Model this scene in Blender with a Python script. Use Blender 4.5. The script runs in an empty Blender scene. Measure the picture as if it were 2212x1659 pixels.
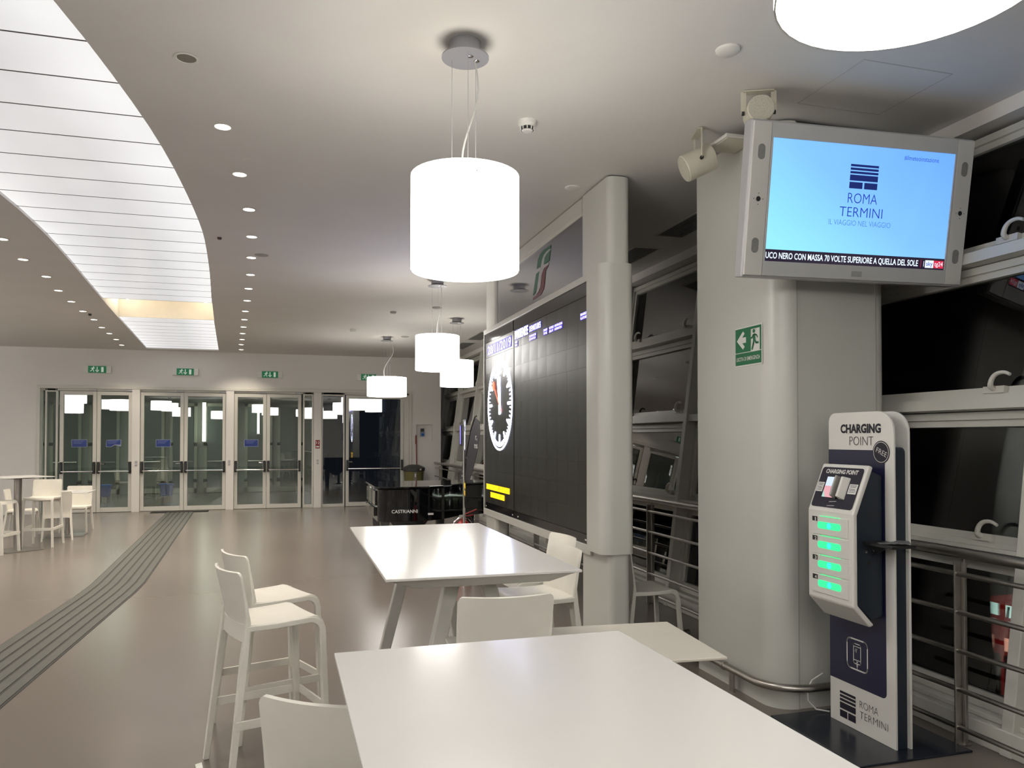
import bpy, bmesh, math, random
from mathutils import Vector, Matrix
random.seed(7)
SC = bpy.context.scene
COL = SC.collection

# ------------------------------------------------------------------ camera, world, exposure
F_PX, CX_PX, PITCH, YAW, EYE, HORIZON = 1660.0, 1106.0, math.radians(1.0), math.radians(16.16), 1.65, 946.0
CY_PX = HORIZON - F_PX * math.tan(PITCH)
cd = bpy.data.cameras.new('camera')
cam = bpy.data.objects.new('camera', cd)
COL.objects.link(cam)
cam.location = (0, 0, EYE)
cam.rotation_euler = (math.pi / 2 + PITCH, 0, -YAW)
cd.sensor_width = 36.0
cd.lens = 36.0 * F_PX / 2212.0
cd.shift_y = (CY_PX - 829.5) / 2212.0
cd.clip_start = 0.05
cd.clip_end = 200
SC.camera = cam

W = bpy.data.worlds.new('night')
SC.world = W
W.use_nodes = True
bg = W.node_tree.nodes['Background']
bg.inputs[0].default_value = (0.010, 0.012, 0.018, 1)
bg.inputs[1].default_value = 0.25

SC.view_settings.view_transform = 'Standard'
SC.view_settings.look = 'None'
SC.view_settings.gamma = 1.0
SC.view_settings.use_curve_mapping = False
SC.view_settings.exposure = 1.20
try:
    SC.cycles.max_bounces = 5
    SC.cycles.diffuse_bounces = 3
    SC.cycles.glossy_bounces = 3
    SC.cycles.transparent_max_bounces = 12
    SC.cycles.sample_clamp_indirect = 5.0
    SC.cycles.caustics_reflective = False
    SC.cycles.caustics_refractive = False
    SC.cycles.adaptive_threshold = 0.02
    SC.cycles.use_light_tree = False
except Exception:
    pass

LAMP_E = 4.0        # drum shades
PANEL_E = 0.36      # luminous ceiling
SPOT_W = 40.0       # recessed downlights
CEIL = 3.62

# ------------------------------------------------------------------ small maths helpers
def ray(px, py):
    x = (px - CX_PX) / F_PX
    y = -(py - CY_PX) / F_PX
    d = Vector((x, math.cos(PITCH) - y * math.sin(PITCH), math.sin(PITCH) + y * math.cos(PITCH)))
    c, s = math.cos(-YAW), math.sin(-YAW)
    return Vector((c * d.x - s * d.y, s * d.x + c * d.y, d.z))

def on_x(px, py, x):
    d = ray(px, py)
    return Vector((0, 0, EYE)) + d * (x / d.x)

def lin(c):
    c = c / 255.0
    return c / 12.92 if c <= 0.04045 else ((c + 0.055) / 1.055) ** 2.4

def rgb(h):
    h = h.lstrip('#')
    return tuple(lin(int(h[i:i + 2], 16)) for i in (0, 2, 4)) + (1.0,)

# ------------------------------------------------------------------ materials
MATS = {}
def mat(name, color, rough=0.5, metal=0.0, noise=0.0, nscale=8.0, bump=0.0, bscale=60.0, spec=0.5,
        emit=None, estr=0.0, coat=0.0, stretch=(1, 1, 1), rnoise=0.0, nosample=True):
    if name in MATS:
        return MATS[name]
    m = bpy.data.materials.new(name)
    m.use_nodes = True
    nt = m.node_tree
    b = nt.nodes['Principled BSDF']
    if isinstance(color, str):
        color = rgb(color)
    if len(color) == 3:
        color = tuple(color) + (1,)
    b.inputs['Base Color'].default_value = color
    b.inputs['Roughness'].default_value = rough
    b.inputs['Metallic'].default_value = metal
    b.inputs['Specular IOR Level'].default_value = spec
    b.inputs['Coat Weight'].default_value = coat
    if noise or bump or rnoise:
        tc = nt.nodes.new('ShaderNodeTexCoord')
        mp = nt.nodes.new('ShaderNodeMapping')
        mp.inputs['Scale'].default_value = stretch
        nt.links.new(tc.outputs['Object'], mp.inputs['Vector'])
    if noise or rnoise:
        n = nt.nodes.new('ShaderNodeTexNoise')
        n.inputs['Scale'].default_value = nscale
        n.inputs['Detail'].default_value = 6
        nt.links.new(mp.outputs[0], n.inputs['Vector'])
    if noise:
        r = nt.nodes.new('ShaderNodeMapRange')
        r.inputs[1].default_value = 0.3
        r.inputs[2].default_value = 0.7
        r.inputs[3].default_value = 1 - noise
        r.inputs[4].default_value = 1 + noise
        nt.links.new(n.outputs['Fac'], r.inputs[0])
        mx = nt.nodes.new('ShaderNodeVectorMath')
        mx.operation = 'SCALE'
        mx.inputs[0].default_value = color[:3]
        nt.links.new(r.outputs[0], mx.inputs['Scale'])
        nt.links.new(mx.outputs[0], b.inputs['Base Color'])
    if rnoise:
        r2 = nt.nodes.new('ShaderNodeMapRange')
        r2.inputs[1].default_value = 0.3
        r2.inputs[2].default_value = 0.7
        r2.inputs[3].default_value = max(0.02, rough - rnoise)
        r2.inputs[4].default_value = rough + rnoise
        nt.links.new(n.outputs['Fac'], r2.inputs[0])
        nt.links.new(r2.outputs[0], b.inputs['Roughness'])
    if bump:
        n2 = nt.nodes.new('ShaderNodeTexNoise')
        n2.inputs['Scale'].default_value = bscale
        nt.links.new(mp.outputs[0], n2.inputs['Vector'])
        bp = nt.nodes.new('ShaderNodeBump')
        bp.inputs['Strength'].default_value = bump
        bp.inputs['Distance'].default_value = 0.002
        nt.links.new(n2.outputs['Fac'], bp.inputs['Height'])
        nt.links.new(bp.outputs[0], b.inputs['Normal'])
    if emit is not None:
        if isinstance(emit, str):
            emit = rgb(emit)
        b.inputs['Emission Color'].default_value = tuple(emit)[:3] + (1,)
        b.inputs['Emission Strength'].default_value = estr
        if nosample:
            try:
                m.cycles.emission_sampling = 'NONE'
            except Exception:
                pass
    MATS[name] = m
    return m

def glass_mat(name, tint=(0.85, 0.88, 0.87), ior=1.5, boost=1.0, rough=0.0, haze=0.0, hazecol=(0.5, 0.5, 0.5)):
    if name in MATS:
        return MATS[name]
    m = bpy.data.materials.new(name)
    m.use_nodes = True
    nt = m.node_tree
    for n in list(nt.nodes):
        nt.nodes.remove(n)
    out = nt.nodes.new('ShaderNodeOutputMaterial')
    tr = nt.nodes.new('ShaderNodeBsdfTransparent')
    tr.inputs[0].default_value = tuple(tint) + (1,)
    gl = nt.nodes.new('ShaderNodeBsdfGlossy')
    gl.inputs['Roughness'].default_value = rough
    gl.inputs['Color'].default_value = (1, 1, 1, 1)
    fr = nt.nodes.new('ShaderNodeFresnel')
    fr.inputs['IOR'].default_value = ior
    mu = nt.nodes.new('ShaderNodeMath')
    mu.operation = 'MULTIPLY'
    mu.use_clamp = True
    mu.inputs[1].default_value = boost
    nt.links.new(fr.outputs[0], mu.inputs[0])
    mx = nt.nodes.new('ShaderNodeMixShader')
    nt.links.new(mu.outputs[0], mx.inputs[0])
    first = tr
    if haze:
        df = nt.nodes.new('ShaderNodeBsdfDiffuse')
        df.inputs[0].default_value = tuple(hazecol) + (1,)
        m2 = nt.nodes.new('ShaderNodeMixShader')
        m2.inputs[0].default_value = haze
        nt.links.new(tr.outputs[0], m2.inputs[1])
        nt.links.new(df.outputs[0], m2.inputs[2])
        first = m2
    nt.links.new(first.outputs[0], mx.inputs[1])
    nt.links.new(gl.outputs[0], mx.inputs[2])
    nt.links.new(mx.outputs[0], out.inputs[0])
    MATS[name] = m
    return m

def panel_mat():
    # opal diffuser; the glow of unmodelled end tubes is painted into its emission
    m = bpy.data.materials.new('opal_light_panel')
    m.use_nodes = True
    nt = m.node_tree
    b = nt.nodes['Principled BSDF']
    b.inputs['Base Color'].default_value = (0.35, 0.35, 0.36, 1)
    b.inputs['Roughness'].default_value = 0.25
    tc = nt.nodes.new('ShaderNodeTexCoord')
    sp = nt.nodes.new('ShaderNodeSeparateXYZ')
    nt.links.new(tc.outputs['Generated'], sp.inputs[0])
    rp = nt.nodes.new('ShaderNodeValToRGB')
    e = rp.color_ramp.elements
    e[0].position = 0.0
    e[0].color = (1.0, 1.0, 1.0, 1)
    e[1].position = 1.0
    e[1].color = (1.0, 1.0, 1.0, 1)
    for p, v in ((0.12, 0.86), (0.35, 0.72), (0.62, 0.72), (0.88, 0.95)):
        k = e.new(p)
        k.color = (v, v * 0.995, v * 1.01, 1)
    nt.links.new(sp.outputs[0], rp.inputs[0])
    n = nt.nodes.new('ShaderNodeTexNoise')
    n.inputs['Scale'].default_value = 1.4
    nt.links.new(tc.outputs['Object'], n.inputs['Vector'])
    mr = nt.nodes.new('ShaderNodeMapRange')
    mr.inputs[3].default_value = PANEL_E * 0.9
    mr.inputs[4].default_value = PANEL_E * 1.1
    nt.links.new(n.outputs['Fac'], mr.inputs[0])
    nt.links.new(rp.outputs[0], b.inputs['Emission Color'])
    nt.links.new(mr.outputs[0], b.inputs['Emission Strength'])
    MATS['panel'] = m
    return m

def floor_mat():
    m = bpy.data.materials.new('resin_floor')
    m.use_nodes = True
    nt = m.node_tree
    b = nt.nodes['Principled BSDF']
    tc = nt.nodes.new('ShaderNodeTexCoord')
    def noise(scale, st, detail=5):
        mp = nt.nodes.new('ShaderNodeMapping')
        mp.inputs['Scale'].default_value = st
        nt.links.new(tc.outputs['Object'], mp.inputs[0])
        n = nt.nodes.new('ShaderNodeTexNoise')
        n.inputs['Scale'].default_value = scale
        n.inputs['Detail'].default_value = detail
        nt.links.new(mp.outputs[0], n.inputs['Vector'])
        return n
    n1 = noise(0.35, (1, 1, 1), 0)
    n2 = noise(1.6, (1.0, 2.5, 1), 1)
    r = nt.nodes.new('ShaderNodeValToRGB')
    r.color_ramp.elements[0].position = 0.25
    r.color_ramp.elements[0].color = (0.160, 0.138, 0.121, 1)
    r.color_ramp.elements[1].position = 0.75
    r.color_ramp.elements[1].color = (0.200, 0.173, 0.151, 1)
    nt.links.new(n1.outputs['Fac'], r.inputs[0])
    nt.links.new(r.outputs[0], b.inputs['Base Color'])
    mr = nt.nodes.new('ShaderNodeMapRange')
    mr.inputs[1].default_value = 0.3
    mr.inputs[2].default_value = 0.7
    mr.inputs[3].default_value = 0.25
    mr.inputs[4].default_value = 0.30
    nt.links.new(n2.outputs['Fac'], mr.inputs[0])
    b.inputs['Roughness'].default_value = 0.25
    b.inputs['Specular IOR Level'].default_value = 0.55
    MATS['floor'] = m
    return m

M_FLOOR = floor_mat()
M_PANEL = panel_mat()
M_CEIL = mat('ceiling_paint', (0.72, 0.70, 0.675), 0.75, noise=0.02, nscale=2.0)
M_WALL = mat('wall_paint', (0.74, 0.715, 0.68), 0.7, noise=0.02, nscale=1.5)
M_ALU = mat('door_aluminium', (0.62, 0.605, 0.55), 0.42, 0.0, noise=0.03, nscale=3)
M_FRAME = mat('window_frame_paint', (0.60, 0.59, 0.54), 0.42, noise=0.03, nscale=3)
M_CLAD = mat('cladding_paint', (0.58, 0.58, 0.54), 0.33, noise=0.03, nscale=1.2)
M_STEEL = mat('brushed_steel', (0.42, 0.40, 0.37), 0.32, 1.0, noise=0.06, nscale=20)
M_CHROME = mat('chrome', (0.75, 0.75, 0.75), 0.08, 1.0)
M_PLASTIC = mat('cream_plastic', (0.80, 0.775, 0.70), 0.42, noise=0.05, nscale=5, bump=0.05, bscale=300)
M_TABLE = mat('white_laminate', (0.72, 0.71, 0.68), 0.17, noise=0.015, nscale=2, spec=0.42)
M_LEG = mat('white_painted_leg', (0.62, 0.61, 0.57), 0.4, noise=0.03)
M_BLACK = mat('black_plastic', (0.012, 0.012, 0.013), 0.4, noise=0.1)
M_PIANO = mat('black_lacquer', (0.004, 0.004, 0.005), 0.06, coat=0.6, noise=0.1)
M_NAVY = mat('navy_print', (0.012, 0.013, 0.045), 0.3, noise=0.05)
M_DNAVY = mat('dark_slate_coat', (0.010, 0.017, 0.028), 0.45, noise=0.06)
M_WHITE = mat('white_coat', (0.74, 0.73, 0.69), 0.35, noise=0.02)
M_PRINTW = mat('white_print', (0.75, 0.75, 0.72), 0.5)
M_PRINTK = mat('dark_print', (0.01, 0.008, 0.02), 0.5)
M_GREEN = mat('sign_green', (0.004, 0.15, 0.055), 0.4, noise=0.04)
M_GREEN_LIT = mat('lit_sign_green', (0.004, 0.13, 0.05), 0.4, emit=(0.004, 0.16, 0.06), estr=0.15)
M_SIGNW_LIT = mat('lit_sign_white', (0.6, 0.65, 0.6), 0.4, emit=(0.55, 0.65, 0.58), estr=0.15)
M_GREYPL = mat('grey_plastic', (0.055, 0.056, 0.055), 0.5, noise=0.05)
M_OLIVE = mat('olive_plastic', (0.16, 0.145, 0.05), 0.5, noise=0.08)
M_RED = mat('red_paint', (0.35, 0.012, 0.01), 0.3, noise=0.05)
M_BLUE = mat('blue_plastic', (0.015, 0.12, 0.48), 0.4, noise=0.06)
M_STRIP = mat('tactile_rubber', (0.088, 0.090, 0.078), 0.5, noise=0.08, nscale=9)
M_STRIPD = mat('tactile_groove', (0.035, 0.035, 0.032), 0.6, noise=0.12, nscale=9)
M_GLASS = glass_mat('clear_glass', (0.86, 0.90, 0.88), 1.5, 2.0)
M_NGLASS = glass_mat('window_glass', (0.74, 0.77, 0.76), 1.5, 1.5)
M_FROST = glass_mat('grey_film_glass', (0.30, 0.30, 0.33), 1.5, 1.6, 0.05, haze=0.35, hazecol=(0.28, 0.28, 0.31))
M_DARKOUT = mat('night_ground', (0.02, 0.02, 0.02), 0.8, noise=0.2)
M_LAMP = mat('glowing_shade', (0.85, 0.84, 0.8), 0.4, emit=(1.0, 0.965, 0.915), estr=LAMP_E, nosample=False)
M_LINING = mat('shade_lining', (0.85, 0.84, 0.8), 0.6, emit=(1.0, 0.96, 0.90), estr=1.9, nosample=False)
M_LAMPIN = mat('shade_inner', (0.9, 0.9, 0.88), 0.6, emit=(1.0, 0.965, 0.915), estr=LAMP_E * 1.25, nosample=False)
M_BULB = mat('downlight_glow', (0.9, 0.9, 0.9), 0.4, emit=(1.0, 0.93, 0.80), estr=2.5)
M_SILVER = mat('silver_paint', (0.46, 0.46, 0.47), 0.36, 0.2, noise=0.03)
M_TVFRAME = mat('tv_grey', (0.52, 0.53, 0.53), 0.22, 0.0, noise=0.02)
M_TVSIDE = mat('tv_side_warm_grey', (0.62, 0.61, 0.58), 0.3, noise=0.02)
M_LED = mat('led_module', (0.020, 0.0195, 0.017), 0.36, noise=0.2, nscale=2.2, rnoise=0.05)
M_LEDW = mat('led_white', (0.1, 0.1, 0.1), 0.5, emit=(0.66, 0.70, 1.0), estr=10.0, nosample=False)
M_LEDB = mat('led_blue', (0.1, 0.1, 0.1), 0.5, emit=(0.36, 0.31, 1.0), estr=3.0, nosample=False)
M_LEDB2 = mat('led_deep_blue', (0.02, 0.02, 0.1), 0.5, emit=(0.03, 0.01, 0.75), estr=0.28)
M_LEDO = mat('led_amber', (0.1, 0.08, 0.02), 0.5, emit=(1.0, 0.55, 0.0), estr=1.0)
M_LEDO2 = mat('led_amber_dim', (0.1, 0.05, 0.02), 0.5, emit=(0.85, 0.22, 0.0), estr=0.22)
M_LEDR = mat('led_red', (0.1, 0.02, 0.02), 0.5, emit=(1.0, 0.10, 0.04), estr=1.5)

# ------------------------------------------------------------------ mesh builder
class MB:
    def __init__(s):
        s.v, s.f = [], []
    def add(s, vs, fs):
        o = len(s.v)
        s.v += [tuple(p) for p in vs]
        s.f += [tuple(i + o for i in f) for f in fs]
        return s
    def box(s, a, b):
        x0, y0, z0 = a
        x1, y1, z1 = b
        return s.add([(x0, y0, z0), (x1, y0, z0), (x1, y1, z0), (x0, y1, z0), (x0, y0, z1), (x1, y0, z1), (x1, y1, z1), (x0, y1, z1)],
                     [(3, 2, 1, 0), (4, 5, 6, 7), (0, 1, 5, 4), (1, 2, 6, 5), (2, 3, 7, 6), (3, 0, 4, 7)])
    def hexa(s, bot, top):
        return s.add(list(bot) + list(top), [(3, 2, 1, 0), (4, 5, 6, 7), (0, 1, 5, 4), (1, 2, 6, 5), (2, 3, 7, 6), (3, 0, 4, 7)])
    def bar(s, p0, p1, w, d, up=(0, 0, 1), w1=None, d1=None):
        # rectangular bar from p0 to p1; w along side, d along the other
        p0, p1 = Vector(p0), Vector(p1)
        t = (p1 - p0).normalized()
        side = t.cross(Vector(up))
        if side.length < 1e-4:
            side = t.cross(Vector((1, 0, 0)))
        side.normalize()
        oth = side.cross(t).normalized()
        w1 = w if w1 is None else w1
        d1 = d if d1 is None else d1
        def ring(p, w, d):
            return [p - side * w / 2 - oth * d / 2, p + side * w / 2 - oth * d / 2, p + side * w / 2 + oth * d / 2, p - side * w / 2 + oth * d / 2]
        return s.hexa(ring(p0, w, d), ring(p1, w1, d1))
    def cyl(s, p0, p1, r0, r1=None, n=16, caps=True):
        r1 = r0 if r1 is None else r1
        p0, p1 = Vector(p0), Vector(p1)
        t = (p1 - p0).normalized()
        a = t.orthogonal().normalized()
        b = t.cross(a)
        vs = []
        for p, r in ((p0, r0), (p1, r1)):
            vs += [p + (a * math.cos(2 * math.pi * i / n) + b * math.sin(2 * math.pi * i / n)) * r for i in range(n)]
        fs = [(i, (i + 1) % n, n + (i + 1) % n, n + i) for i in range(n)]
        if caps:
            fs += [tuple(range(n - 1, -1, -1)), tuple(range(n, 2 * n))]
        return s.add(vs, fs)
    def tube(s, pts, r, n=8, radii=None):
        pts = [Vector(p) for p in pts]
        m = len(pts)
        vs, fs = [], []
        prev = None
        for i, p in enumerate(pts):
            t = (pts[min(i + 1, m - 1)] - pts[max(i - 1, 0)]).normalized()
            if prev is None:
                a = t.orthogonal().normalized()
            else:
                a = (prev - t * prev.dot(t))
                a = a.normalized() if a.length > 1e-5 else t.orthogonal().normalized()
            prev = a
            b = t.cross(a)
            rr = radii[i] if radii else r
            vs += [p + (a * math.cos(2 * math.pi * k / n) + b * math.sin(2 * math.pi * k / n)) * rr for k in range(n)]
        for i in range(m - 1):
            for k in range(n):
                fs.append((i * n + k, i * n + (k + 1) % n, (i + 1) * n + (k + 1) % n, (i + 1) * n + k))
        fs += [tuple(range(n - 1, -1, -1)), tuple((m - 1) * n + k for k in range(n))]
        return s.add(vs, fs)
    def lathe(s, prof, c=(0, 0, 0), n=32, close=False, caps=True):
        vs, fs = [], []
        for r, z in prof:
            vs += [(c[0] + r * math.cos(2 * math.pi * k / n), c[1] + r * math.sin(2 * math.pi * k / n), c[2] + z) for k in range(n)]
        m = len(prof)
        rng = m if close else m - 1
        for i in range(rng):
            j = (i + 1) % m
            for k in range(n):
                fs.append((i * n + k, i * n + (k + 1) % n, j * n + (k + 1) % n, j * n + k))
        if not close and caps:
            if prof[0][0] > 1e-6:
                fs.append(tuple(range(n - 1, -1, -1)))
            if prof[-1][0] > 1e-6:
                fs.append(tuple((m - 1) * n + k for k in range(n)))
        return s.add(vs, fs)
    def prism(s, poly, fn0, fn1):
        # poly: 2-D points; fn0/fn1 map (u, v) to a 3-D point on either end
        n = len(poly)
        vs = [fn0(*p) for p in poly] + [fn1(*p) for p in poly]
        fs = [(i, (i + 1) % n, n + (i + 1) % n, n + i) for i in range(n)]
        fs += [tuple(range(n - 1, -1, -1)), tuple(range(n, 2 * n))]
        return s.add(vs, fs)
    def build(s, name, m, parent=None, smooth=False, bevel=0.0, bseg=2):
        me = bpy.data.meshes.new(name)
        me.from_pydata(s.v, [], s.f)
        bm = bmesh.new()
        bm.from_mesh(me)
        bmesh.ops.recalc_face_normals(bm, faces=bm.faces)
        bm.to_mesh(me)
        bm.free()
        return link(name, me, m, parent, smooth, bevel, bseg)

def link(name, me, m, parent=None, smooth=False, bevel=0.0, bseg=2):
    me.materials.clear()
    me.materials.append(m)
    o = bpy.data.objects.new(name, me)
    COL.objects.link(o)
    o.parent = parent
    if smooth:
        for p in me.polygons:
            p.use_smooth = True
        try:
            me.set_sharp_from_angle(angle=math.radians(38))
        except Exception:
            pass
    if bevel:
        b = o.modifiers.new('bevel', 'BEVEL')
        b.width = bevel
        b.segments = bseg
        b.limit_method = 'ANGLE'
        b.angle_limit = math.radians(40)
        b.harden_normals = False
    return o

def tag(o, label, cat, group=None):
    o['label'] = label
    o['category'] = cat
    if group:
        o['group'] = group
    return o

def thing(name, label, cat, loc=(0, 0, 0), rz=0.0, group=None):
    o = bpy.data.objects.new(name, None)
    o.empty_display_size = 0.1
    COL.objects.link(o)
    o.location = loc
    o.rotation_euler = (0, 0, rz)
    return tag(o, label, cat, group)

def struct(o):
    o['kind'] = 'structure'
    return o

def sempty(name, loc=(0, 0, 0), rot=(0, 0, 0)):
    o = bpy.data.objects.new(name, None)
    o.empty_display_size = 0.1
    COL.objects.link(o)
    o.location = loc
    o.rotation_euler = rot
    return struct(o)

def dup(root, loc, rz, label=None, group=None):
    r = root.copy()
    COL.objects.link(r)
    r.location = loc
    r.rotation_euler = (0, 0, rz)
    if label:
        r['label'] = label
    if group:
        r['group'] = group
    for ch in list(root.children):
        c = ch.copy()
        COL.objects.link(c)
        c.parent = r
        for g in list(ch.children):
            d = g.copy()
            COL.objects.link(d)
            d.parent = c
    return r

# flat print in a plane: o origin, r right, u up, normal r x u
class Flat:
    def __init__(s, o, r, u, lift=0.0015, thick=0.001):
        s.o, s.r, s.u = Vector(o), Vector(r).normalized(), Vector(u).normalized()
        s.n = s.r.cross(s.u).normalized()
        s.lift, s.t = lift, thick
        s.mb = MB()
    def p(s, x, y, h=0):
        return s.o + s.r * x + s.u * y + s.n * h
    def poly(s, pts):
        s.mb.add([s.p(x, y, s.lift) for x, y in pts], [tuple(range(len(pts)))])   # print: one flat face on the surface
        return s
    def rect(s, x0, y0, x1, y1):
        return s.poly([(x0, y0), (x1, y0), (x1, y1), (x0, y1)])
    def rrect(s, x0, y0, x1, y1, rad, n=5):
        pts = []
        for cx, cy, a0 in ((x1 - rad, y0 + rad, -90), (x1 - rad, y1 - rad, 0), (x0 + rad, y1 - rad, 90), (x0 + rad, y0 + rad, 180)):
            for i in range(n + 1):
                a = math.radians(a0 + 90 * i / n)
                pts.append((cx + rad * math.cos(a), cy + rad * math.sin(a)))
        return s.poly(pts)
    def circle(s, cx, cy, r, n=24):
        return s.poly([(cx + r * math.cos(2 * math.pi * i / n), cy + r * math.sin(2 * math.pi * i / n)) for i in range(n)])
    def stroke(s, pts, w):
        for (x0, y0), (x1, y1) in zip(pts[:-1], pts[1:]):
            dx, dy = x1 - x0, y1 - y0
            L = math.hypot(dx, dy) or 1e-6
            nx, ny = -dy / L * w / 2, dx / L * w / 2
            s.poly([(x0 + nx, y0 + ny), (x0 - nx, y0 - ny), (x1 - nx, y1 - ny), (x1 + nx, y1 + ny)])
        for x, y in pts[1:-1]:
            s.circle(x, y, w / 2, 8)
        return s
    def ring(s, cx, cy, r0, r1, n=64, sx=1.0):
        for i in range(n):
            a, b = 2 * math.pi * i / n, 2 * math.pi * (i + 1) / n
            s.poly([(cx + r0 * math.cos(a), cy + r0 * math.sin(a)), (cx + r1 * math.cos(a), cy + r1 * math.sin(a)),
                    (cx + r1 * math.cos(b), cy + r1 * math.sin(b)), (cx + r0 * math.cos(b), cy + r0 * math.sin(b))])
        return s
    def build(s, name, m, parent=None):
        return s.mb.build(name, m, parent)

def text(name, body, m, parent, o, r, u, height, width=None, align='CENTER', bold=0.0, lift=0.002, shear=0.0):
    """flat lettering; height = capital height, width = total width to fit"""
    cu = bpy.data.curves.new(name, 'FONT')
    cu.body = body
    cu.size = 1.0
    cu.offset = bold
    cu.shear = shear
    cu.resolution_u = 3
    tmp = bpy.data.objects.new('tmp', cu)
    COL.objects.link(tmp)
    dg = bpy.context.evaluated_depsgraph_get()
    me = bpy.data.meshes.new_from_object(tmp.evaluated_get(dg))
    bpy.data.objects.remove(tmp)
    bpy.data.curves.remove(cu)
    xs = [v.co.x for v in me.vertices]
    ys = [v.co.y for v in me.vertices]
    x0, x1 = min(xs), max(xs)
    caps = 0.70
    sy = height / caps
    sx = sy if width is None else width / max(1e-6, (x1 - x0))
    o, r, u = Vector(o), Vector(r).normalized(), Vector(u).normalized()
    n = r.cross(u)
    ox = {'CENTER': -(x0 + x1) / 2, 'LEFT': -x0, 'RIGHT': -x1}[align]
    for v in me.vertices:
        v.co = o + r * ((v.co.x + ox) * sx) + u * (v.co.y * sy) + n * lift
    me.name = name
    return link(name, me, m, parent)

def rrect_plan(x0, y0, x1, y1, radii, n=8):
    """counter-clockwise outline; radii for corners (x0y0, x1y0, x1y1, x0y1)"""
    pts = []
    for (cx, cy, sx, sy, a0), rad in zip(((x0, y0, 1, 1, 180), (x1, y0, -1, 1, 270), (x1, y1, -1, -1, 0), (x0, y1, 1, -1, 90)), radii):
        if rad < 1e-5:
            pts.append((cx, cy))
            continue
        for i in range(n + 1):
            a = math.radians(a0 + 90 * i / n)
            pts.append((cx + sx * rad + rad * math.cos(a), cy + sy * rad + rad * math.sin(a)))
    return pts

def spline(pts, k):
    P = [Vector(p) for p in pts]
    P = [P[0] * 2 - P[1]] + P + [P[-1] * 2 - P[-2]]
    out = []
    for i in range(1, len(P) - 2):
        for q in range(k):
            t = q / k
            out.append(0.5 * ((2 * P[i]) + (P[i + 1] - P[i - 1]) * t + (2 * P[i - 1] - 5 * P[i] + 4 * P[i + 1] - P[i + 2]) * t * t + (3 * P[i] - P[i - 1] - 3 * P[i + 1] + P[i + 2]) * t ** 3))
    return out + [P[-2]]

def interp(tab, y):
    if y <= tab[0][0]:
        return tab[0][1]
    for (a, b), (c, d) in zip(tab[:-1], tab[1:]):
        if y <= c:
            return b + (d - b) * (y - a) / (c - a)
    return tab[-1][1]

# ================================================================== SETTING
YW = 18.85                      # face of the wall with the glass doors
# floor
struct(MB().box((-11, -9, -0.12), (4.4, 24.8, 0)).build('floor', M_FLOOR))
struct(MB().box((4.4, -12, -1.9), (40, 45, -1.7)).box((0.66, 24.8, -1.9), (4.4, 45, -1.7)).build('floor_outside', M_DARKOUT))

# luminous strip outline in plan
R_TAB = [(3.86, -1.030), (4.22, -0.975), (4.67, -0.920), (5.11, -0.874), (5.55, -0.841), (6.01, -0.820), (6.47, -0.807), (6.93, -0.800),
         (7.40, -0.798), (7.87, -0.806), (8.31, -0.825), (9.04, -0.867), (10.08, -0.939), (11.78, -1.077), (14.17, -1.250), (18.45, -1.535)]
L_TAB = [(7.0, -2.255), (7.5, -2.25), (7.96, -2.26), (8.4, -2.275), (8.84, -2.303), (9.78, -2.372), (10.81, -2.459), (12.2, -2.570),
         (13.8, -2.695), (16.0, -2.85), (18.45, -3.03)]
def strip_r(y):
    return interp(R_TAB, y) if y >= 3.86 else -0.80 - 0.0195 * (y - 7.3) ** 2
def strip_l(y):
    return interp(L_TAB, y) if y >= 7.0 else strip_r(y) - 1.45
S0, S1 = -3.5, 18.45
ys = [-9.0, S0] + [S0 + (S1 - S0) * i / 60 for i in range(1, 60)] + [S1, YW]
mb = MB()
for a, b in zip(ys[:-1], ys[1:]):
    if a < S0 - 1e-6 or b > S1 + 1e-6:
        mb.add([(-11, a, CEIL), (3.99, a, CEIL), (3.99, b, CEIL), (-11, b, CEIL)], [(0, 1, 2, 3)])
        continue
    mb.add([(-11, a, CEIL), (strip_l(a), a, CEIL), (strip_l(b), b, CEIL), (-11, b, CEIL)], [(0, 1, 2, 3)])
    mb.add([(strip_r(a), a, CEIL), (3.99, a, CEIL), (3.99, b, CEIL), (strip_r(b), b, CEIL)], [(0, 1, 2, 3)])
    for fx in (strip_l, strip_r):
        mb.add([(fx(a), a, CEIL), (fx(b), b, CEIL), (fx(b), b, CEIL + 0.13), (fx(a), a, CEIL + 0.13)], [(0, 1, 2, 3)])
for y in (S0, S1):
    mb.add([(strip_l(y), y, CEIL), (strip_r(y), y, CEIL), (strip_r(y), y, CEIL + 0.13), (strip_l(y), y, CEIL + 0.13)], [(0, 1, 2, 3)])
mb.add([(3.4, YW, CEIL), (3.99, YW, CEIL), (3.99, 20.2, CEIL), (3.4, 20.2, CEIL)], [(0, 1, 2, 3)])
struct(mb.build('ceiling', M_CEIL))
struct(MB().box((-11.2, -9.2, CEIL + 0.9), (4.4, 20.4, CEIL + 1.0)).build('ceiling_slab', M_CEIL))

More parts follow.
